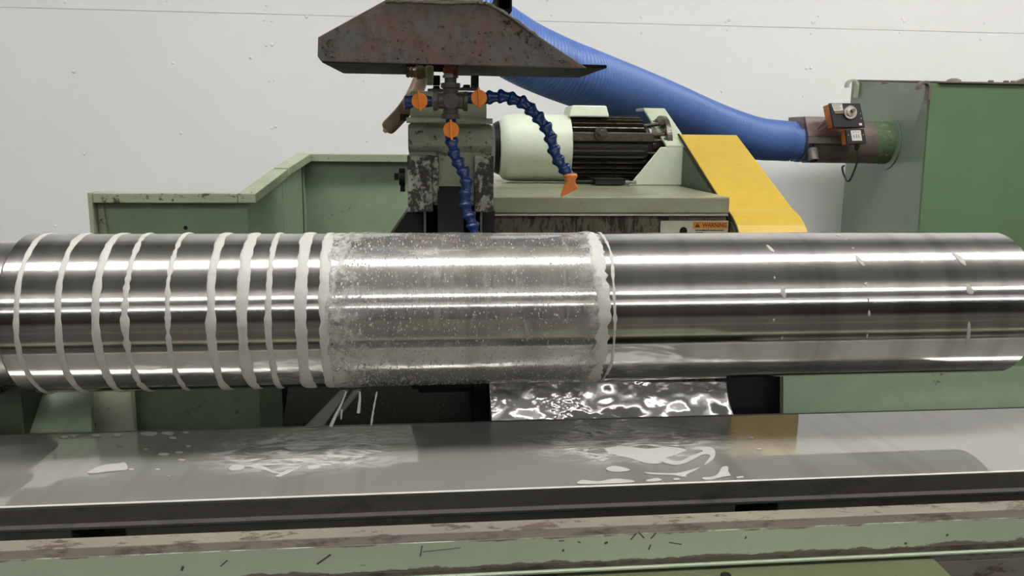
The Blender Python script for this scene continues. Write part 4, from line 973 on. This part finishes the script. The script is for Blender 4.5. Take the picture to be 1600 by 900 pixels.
# sensor box and cable gland at the motor foot
ps = P(930, 276, y=0.78)
sb = thing('junction_box', ps, 'flat black junction box lying at the motor foot', 'junction box')
zb0 = zt0+0.0055
MB().box(lx(931, 272, 0.765), lx(976, 272, 0.765), 0.765, 0.83, zb0, zb0+0.013).build('body', 'blackp', sb, 0.002)
MB().box(lx(929, 272, 0.765), lx(978, 272, 0.765), 0.762, 0.832, zb0+0.0135, zb0+0.016).build('cover', 'blackp', sb, 0.001)
MB().lathe([(0, 0.006), (0.010, 0.006), (0.011, 0.004), (0.028, 0.004)], (lx(977, 275, 0.77), 0.772, zb0+0.007), (1, 0, 0), 8).build('gland', 'steel', sb)
MB().lathe([(0, 0.005), (0.05, 0.005)], (lx(898, 275, 0.77), 0.785, zb0+0.006), (1, 0, 0), 10).build('gland', 'black', sb)

# motor bracket
mk = thing('motor_bracket', (lx(1050, 279, 0.80), 0.8, zt1), 'pale green welded motor bracket with slanted gusset', 'bracket')
YF = 0.795
gz = [P(a, b, y=YF) for a, b in [(984, 284), (1033, 230), (1077, 229), (1078, 284)]]
gz[0].z = gz[3].z = zt0+0.0042
MB().prism(gz, (0, 0.008, 0)).build('gusset', 'green_mid', mk, 0.002)
xk0, xk1 = lx(1041, 230, YF), lx(1077.5, 230, YF); zk = P(1070, 229, y=YF).z; zk2 = P(1045, 171, y=1.02).z; zkb = zt0+0.0085
MB().prism([(xk1, YF+0.0085, zk), (xk1, 1.02, zk2), (xk1, 1.10, zk2), (xk1, 1.10, zkb), (xk1, YF+0.0085, zkb)], (-0.012, 0, 0)).build('wall', 'green_mid', mk, 0.002)
# sloping top flange over the wall
MB().hexa([Vector(q) for q in [(xk0, YF, zk-0.004), (xk1+0.0005, YF, zk-0.004), (xk1+0.0005, 1.02, zk2-0.004), (xk0, 1.02, zk2-0.004), (xk0, YF, zk+0.003), (xk1+0.0005, YF, zk+0.003), (xk1+0.0005, 1.02, zk2+0.003), (xk0, 1.02, zk2+0.003)]]).build('top_flange', 'green_pale', mk, 0.002)
MB().box(xk0, xk1, 1.021, 1.10, zk2-0.004, zk2+0.003).build('top_flange', 'green_pale', mk, 0.002)

# ------------------------------------------------------------------ yellow belt guard
YNf = 0.40
gxl, gxr = lx(1160, 364, YNf), lx(1270, 364, YNf)
bg = thing('belt_guard', ((gxl+gxr)/2, 0.6, 0.86), 'yellow sloping belt guard right of the motor', 'belt guard')
prof = [(1.05, 1.262)]
tp_ = P(1145, 211, y=0.84); prof = [(1.05, tp_.z), (0.84, tp_.z)]
kn = P(1240, 325, y=0.50); prof += [(0.50, kn.z)]
for i in range(1, 9):
    t = i/8; p0 = Vector((0.50, kn.z)); p1 = Vector((0.415, kn.z-0.022)); p2 = Vector((YNf, kn.z-0.075))
    q = p0*(1-t)**2 + p1*2*t*(1-t) + p2*t*t; prof.append((q.x, q.y))
prof += [(YNf, 0.88), (1.05, 0.88)]
MB().prism([(gxl, a, b) for a, b in prof], (gxr-gxl, 0, 0)).build('cover', 'yellow', bg, 0.003)
inn = [(gxl-0.0005, a+0.006, b-0.008) for a, b in prof[:-2]] + [(gxl-0.0005, YNf+0.006, 0.89), (gxl-0.0005, 1.04, 0.89)]
MB().prism(inn, (-0.004, 0, 0)).build('side_panel', 'green_dark', bg)
MB().tube([Vector((gxl-0.003, a, b)) for a, b in prof[1:-2]], 0.0028, 6).build('edge_seal', 'black', bg)

# ------------------------------------------------------------------ dust collector cabinet
YD, YE = 1.98, 2.57
dc = thing('dust_collector', (1.9, 2.0, 0.0), 'tall green dust collector cabinet at the right', 'cabinet')
nt = P(1455, 130, y=YD); nb = P(1436, 365, y=YD); ft = P(1331, 127, y=YE); fb_ = P(1313, 365, y=YE)
zt2 = nt.z
def drop_to(p, q, z): t = (z-p.z)/(q.z-p.z); return p+(q-p)*t
nT, fT = Vector((nt.x, YD, zt2)), Vector((ft.x, YE, ft.z)); nB, fB = Vector((drop_to(nt, nb, 0.0).x, YD, 0)), Vector((drop_to(ft, fb_, 0.0).x, YE, 0))
xr = 3.2; tck = 0.012
MB().hexa([nB, Vector((xr, YD, 0)), Vector((xr, YD+tck, 0)), nB+Vector((0, tck, 0)), nT, Vector((xr, YD, zt2)), Vector((xr, YD+tck, zt2)), nT+Vector((0, tck, 0))]).build('front_panel', 'green_box', dc, 0.002)
dlt = Vector((0, tck+0.0005, 0))
MB().hexa([nB+dlt, nB+dlt+Vector((tck, 0, 0)), fB+Vector((tck, 0, 0)), fB, nT+dlt, nT+dlt+Vector((tck, 0, 0)), fT+Vector((tck, 0, 0)), fT]).build('side_panel', 'green_side', dc, 0.002)
MB().hexa([fB+Vector((tck+.001, -tck, 0)), Vector((xr, YE-tck, 0)), Vector((xr, YE, 0)), fB+Vector((tck+.001, 0, 0)), fT+Vector((tck+.001, -tck, 0)), Vector((xr, YE-tck, ft.z)), Vector((xr, YE, ft.z)), fT+Vector((tck+.001, 0, 0))]).build('rear_panel', 'green_box', dc)
zr3 = zt2+0.001
MB().prism([nT+Vector((0.03, -0.012, 0.001)), Vector((xr, YD-0.012, zr3)), Vector((xr, YE+0.008, ft.z+0.001)), fT+Vector((0.0, 0.008, 0.001))], (0, 0, 0.007)).build('lid', 'duct', dc, 0.001)
for px in (1420, 1548, 1572, 1583):
    p = P(px, 129, y=YD+0.02); bolt(dc, Vector((p.x, YD+0.02 if px > 1460 else YD+0.2, zr3+0.008)), (0, 0, 1), 0.011, 'duct')
p = P(1490, 128, y=YD+0.03); MB().lathe([(0, 0.03), (0.008, 0.026), (0.014, 0.012)], (p.x, YD+0.03, zr3+0.0075), (0, 0, 1), 12).build('lid_knob', 'duct', dc, smooth=True)
p = P(1590, 124, y=YD+0.05); MB().prism([(p.x-0.03, YD+0.04, zr3+0.0075), (p.x+0.3, YD+0.04, zr3+0.0075), (p.x+0.3, YD+0.04, zr3+0.06), (p.x+0.03, YD+0.04, zr3+0.03)], (0, 0.02, 0)).build('lid_rib', 'duct', dc)
# hooks
def hook(px, py, y_, s, mat):
    c_ = P(px, py, y=y_); pts = [c_+Vector((math.cos(a)*s-0.0, 0, math.sin(a)*s)) for a in [math.radians(t) for t in range(200, -1, -20)]]
    pts += [c_+Vector((s, 0, -s*1.0)), c_+Vector((s, 0, -s*2.2))]
    b = MB(); vs_ = []; fs_ = []
    for i, p in enumerate(pts):
        d = (pts[min(i+1, len(pts)-1)]-pts[max(i-1, 0)]).normalized(); nrm = Vector((-d.z, 0, d.x))*0.005
        vs_ += [p-nrm+Vector((0, -0.014, 0)), p+nrm+Vector((0, -0.014, 0)), p+nrm+Vector((0, 0.014, 0)), p-nrm+Vector((0, 0.014, 0))]
    for i in range(len(pts)-1):
        for k_ in range(4): fs_.append((i*4+k_, i*4+(k_+1) % 4, i*4+4+(k_+1) % 4, i*4+4+k_))
    fs_ += [(3, 2, 1, 0), tuple(4*(len(pts)-1)+i for i in range(4))]
    b.add(vs_, fs_).build('lid_hook', mat, dc, smooth=True)
hook(1331, 134, YE-0.06, 0.024, 'green_pale'); hook(1443, 137, YD-0.03, 0.021, 'duct')

# ------------------------------------------------------------------ duct with damper
ydu = 2.26
pc = P(1390, 222, y=ydu); zd = P(1300, 222, y=ydu).z
tt = (zd-fB.z)/(fT.z-fB.z); xs_near = nB.x+(nT.x-nB.x)*tt; xs_far = fB.x+(fT.x-fB.x)*tt
xs = xs_near+(xs_far-xs_near)*((ydu-YD)/(YE-YD))                    # side panel of the cabinet at the duct
Rd = 0.089
xh = lx(1250, 220, ydu); xbx0 = lx(1254, 220, ydu-Rd); xbx1 = lx(1330, 220, ydu-Rd)
du = thing('damper_duct', ((xh+xs)/2, ydu, zd-Rd), 'brown steel damper duct between blue hose and green cabinet', 'duct')
MB().lathe([(0, Rd*0.93), (0.02, Rd*0.93), (0.022, Rd), (xs-xh-0.083, Rd)], (xh, ydu, zd), (1, 0, 0), 56).build('pipe', 'duct', du, smooth=True)
MB().lathe([(0, Rd*1.01), (0.066, Rd*1.01), (0.078, Rd*1.03)], (xs-0.083, ydu, zd), (1, 0, 0), 56).build('flange_pipe', 'ductgreen', du, smooth=True, label='chipped green pipe end')
rf = MB().lathe([(0, Rd*1.32), (0.003, Rd*1.32)], (xs-0.0045, ydu, zd), (xs_far-xs_near and 1, 0, 0), 56).build('wall_ring', 'green_side', du, smooth=True)
# square damper housing on the pipe
yb_ = ydu-Rd-0.004
zq0, zq1, zq2 = P(1280, 182, y=yb_).z, P(1280, 211, y=yb_).z, P(1280, 223, y=yb_).z
MB().hexa([Vector(q) for q in [(xbx0+0.0, yb_+0.03, zq2), (xbx1, yb_, zq2-0.002), (xbx1, ydu+Rd, zq2), (xbx0, ydu+Rd, zq2), (xbx0+0.012, yb_+0.03, zq0), (xbx1, yb_+0.03, zq0), (xbx1, ydu+Rd, zq0), (xbx0+0.012, ydu+Rd, zq0)]]).build('damper_housing', 'duct', du, 0.003)
MB().hexa([Vector(q) for q in [(xbx0+0.018, yb_-0.012, zq1-0.006), (xbx1, yb_-0.012, zq1-0.006), (xbx1, yb_+0.05, zq1-0.006), (xbx0+0.018, yb_+0.05, zq1-0.006), (xbx0+0.014, yb_+0.028, zq0-0.001), (xbx1, yb_+0.028, zq0-0.001), (xbx1, yb_+0.05, zq0-0.001), (xbx0+0.014, yb_+0.05, zq0-0.001)]]).build('sloping_face', 'duct', du, 0.002)
MB().box(xbx0+0.018, xbx1, yb_-0.011, yb_+0.05, zq2-0.004, zq1-0.0065).build('housing_skirt', 'ductgrey', du, 0.002)
pd = P(1272, 243, y=yb_-0.01)
MB().lathe([(0, 0.021), (0.052, 0.021), (0.052, 0.018), (0.02, 0.018)], pd+Vector((0, 0.02, 0.026)), Vector((0, -0.45, -1)), 24, cap=False).build('drain_stub', 'ductgrey', du, smooth=True)
MB().lathe([(0, 0.0178), (0.004, 0.0178)], pd+Vector((0, 0.012, 0.008)), Vector((0, -0.45, -1)), 20).build('drain_plug', 'black', du)
for a in (30, 100, 150, 215, 260):
    an = math.radians(a); bolt(du, Vector((xs-0.035, ydu+Rd*1.03*math.cos(an), zd+Rd*1.03*math.sin(an))), (0, math.cos(an), math.sin(an)), 0.004, 'steel')

# damper actuator
ya_ = yb_-0.10
ac = thing('damper_actuator', P(1320, 195, y=ya_), 'black and orange damper actuator with round dial on the duct', 'actuator')
c1, c2, c3, c4 = P(1296, 161, y=ya_+0.02), P(1344, 161, y=ya_+0.02), P(1352, 199, y=ya_), P(1303, 199, y=ya_)
def slab(q, d, name, mat, bev=0.002, par=None, label=None): return MB().prism(q, d).build(name, mat, par or ac, bev, label=label)
c1, c2, c3, c4 = [P(a, b, y=ya_+c) for a, b, c in ((1296, 161, .015), (1344, 161, .015), (1352, 199, -.0), (1303, 199, -.0))]
nrm = (c2-c1).cross(c4-c1).normalized()
if nrm.y < 0: nrm = -nrm
slab([c1, c2, c3, c4], nrm*0.012, 'cover', 'blackp')
ins = 0.002
cc = (c1+c2+c3+c4)/4
slab([cc+(q-cc)*0.97+nrm*0.0122 for q in (c1, c2, c3, c4)], nrm*0.050, 'body', 'orangedirty', 0.003)
def onface(u_, v_, lift=0.0): return c1+(c2-c1)*u_+(c4-c1)*v_-nrm*lift
ux, vy = (c2-c1).normalized(), (c4-c1).normalized()
lab = slab([onface(.06, .03, .0003), onface(.40, .03, .0003), onface(.40, .30, .0003), onface(.10, .32, .0003)], -nrm*0.0005, 'type_label', 'label', 0)
for r_ in range(4):
    v0 = .06+.06*r_; slab([onface(.10, v0, .001), onface(.36-.05*(r_ % 2), v0, .001), onface(.36-.05*(r_ % 2), v0+.022, .001), onface(.10, v0+.022, .001)], -nrm*0.0003, 'fine_print', 'ductgrey', 0, lab)
dcx = onface(.60, .40)
MB().lathe([(0.0005, 0.029), (0.006, 0.029), (0.009, 0.026)], dcx, -nrm, 40).build('dial', 'steel', ac, smooth=True)
MB().lathe([(0.0091, 0.018), (0.015, 0.017), (0.018, 0.012)], dcx, -nrm, 30).build('dial_hub', 'cream', ac, smooth=True)
MB().lathe([(0.0181, 0.0075), (0.034, 0.0075)], dcx-vy*0.004, -nrm, 20).build('shaft', 'duct', ac, smooth=True)
slab([onface(.10, .34, .001), onface(.40, .32, .001), onface(.42, .46, .001), onface(.10, .46, .001)], -nrm*0.004, 'pointer', 'brass', 0.0015)
slab([onface(.84, .83, .0003), onface(.93, .83, .0003), onface(.93, .92, .0003), onface(.84, .92, .0003)], -nrm*0.0005, 'sticker', 'label', 0)
for v_ in (.42, .62): slab([onface(.93, v_, .0003), onface(.955, v_, .0003), onface(.955, v_+.03, .0003), onface(.93, v_+.03, .0003)], -nrm*0.0005, 'tick_mark', 'label', 0)
# terminal box below
d1, d2, d3, d4 = [P(a, b, y=ya_+c) for a, b, c in ((1321, 201.5, -.004), (1350, 201, -.004), (1354.5, 224, -.012), (1324, 225.5, -.012))]
tbx = slab([d1, d2, d3, d4], nrm*0.010, 'terminal_cover', 'blackp', 0.0015)
dd = (d1+d2+d3+d4)/4
slab([dd+(q-dd)*0.97+nrm*0.0102 for q in (d1, d2, d3, d4)], nrm*0.035, 'terminal_body', 'orangedirty', 0.002)
def onf2(u_, v_, l_): return d1+(d2-d1)*u_+(d4-d1)*v_-nrm*l_
l2_ = slab([onf2(.26, .10, .0003), onf2(.80, .10, .0003), onf2(.82, .78, .0003), onf2(.28, .78, .0003)], -nrm*0.0005, 'wiring_label', 'label', 0, tbx)
for (u_, v_) in ((.12, .4), (.92, .4)): MB().lathe([(0, .002), (.001, .002)], onf2(u_, v_, 0.0001), -nrm, 10).build('screw', 'steel', tbx)
for (u0, v0, u1, v1) in ((.36, .2, .44, .24), (.5, .18, .58, .22), (.62, .2, .7, .24), (.38, .4, .42, .6), (.52, .36, .56, .6), (.64, .4, .68, .6)):
    slab([onf2(u0, v0, .0009), onf2(u1, v0, .0009), onf2(u1, v1, .0009), onf2(u0, v1, .0009)], -nrm*0.0002, 'wiring_print', 'ductgrey', 0, tbx)
mt = P(1287, 203, y=ya_+0.04)
for s_ in (0, 1):
    a_ = P(1277+4*s_, 201+4*s_, y=yb_-0.03); b_ = P(1290+4*s_, 188+6*s_, y=ya_+0.05)
    MB().tube([a_, b_], 0.006, 6).build('mount_arm', 'duct', ac)
gl = P(1339, 229, y=ya_+0.012)
MB().lathe([(0, 0.010), (0.012, 0.010), (0.014, 0.007), (0.022, 0.006)], gl+Vector((0, 0, 0.006)), (0, 0, -1), 12).build('cable_gland', 'blackp', ac, smooth=True)
cp = spline([P(a, b, y=c) for a, b, c in [(1340, 236, ya_+.012), (1340, 248, ya_+.012), (1335, 266, ya_+.02), (1326, 283, ya_+.03), (1319, 274, ya_+.05), (1316, 262, ya_+.09), (1319, 259, ya_+.15)]], 6)
tag(MB().tube(cp, 0.0042, 8).build('actuator_cable', 'blackp', None, smooth=True), 'thin black cable looping down from the actuator', 'cable')

# ------------------------------------------------------------------ blue corrugated hose
hz_ = [(545, -420, 1.0), (580, -180, .98), (640, -60, .98), (720, 15, 1.00), (800, 72, 1.06), (862, 103, 1.12), (928, 128, 1.22), (1030, 163, 1.58), (1120, 198, 1.93), (1180, 216, 2.12), (1222, 220, ydu), (1243, 221, ydu)]
ctrl = [P(a, b, y=c) for a, b, c in hz_]; ctrl.insert(0, Vector((ctrl[0].x-0.03, 1.0, CEIL-0.02))); ctrl[-1].z = zd; ctrl[-1].y = ydu; ctrl[-2].y = ydu
ctrl.append(Vector((xh+0.018, ydu, zd)))
path = spline(ctrl, 40)
# even steps
L = [0.0]
for a, b in zip(path, path[1:]): L.append(L[-1]+(b-a).length)
pitch = 0.0118; step = pitch/6; nn = int(L[-1]/step); ev = []; j = 0
for i in range(nn+1):
    s = min(i*step, L[-1])
    while j < len(L)-2 and L[j+1] < s: j += 1
    t = (s-L[j])/max(1e-9, L[j+1]-L[j]); ev.append(path[j]+(path[j+1]-path[j])*t)
Rh = 0.085
prf = [0.0, 0.55, 0.95, 1.0, 0.9, 0.5]
rads = [Rh - 0.0055 + 0.0055*prf[i % 6] for i in range(len(ev))]
for i in range(len(rads)):
    if i > len(rads)-7: rads[i] = Rh-0.001
hb = thing('dust_hose', (ev[len(ev)//2].x, ev[len(ev)//2].y, 1.2), 'thick blue corrugated dust extraction hose crossing behind the motor', 'hose')
MB().tube(ev, rads, 40).build('corrugated_hose', 'bluehose', hb, smooth=False)
hb.children[0].data.polygons.foreach_set('use_smooth', [True]*len(hb.children[0].data.polygons))
MB().lathe([(0, Rh+0.002), (0.012, Rh+0.002), (0.012, Rh-0.001), (0, Rh-0.001)], (xh-0.012, ydu, zd), (1, 0, 0), 48, cap=False).build('hose_clamp', 'steel', hb, smooth=True)
cpz = Vector((xh-0.006, ydu-0.03, zd+Rh+0.006)); MB().box(cpz.x-0.01, cpz.x+0.01, cpz.y-0.02, cpz.y+0.02, cpz.z-0.006, cpz.z+0.008).build('clamp_screw', 'steel', hb, 0.002)
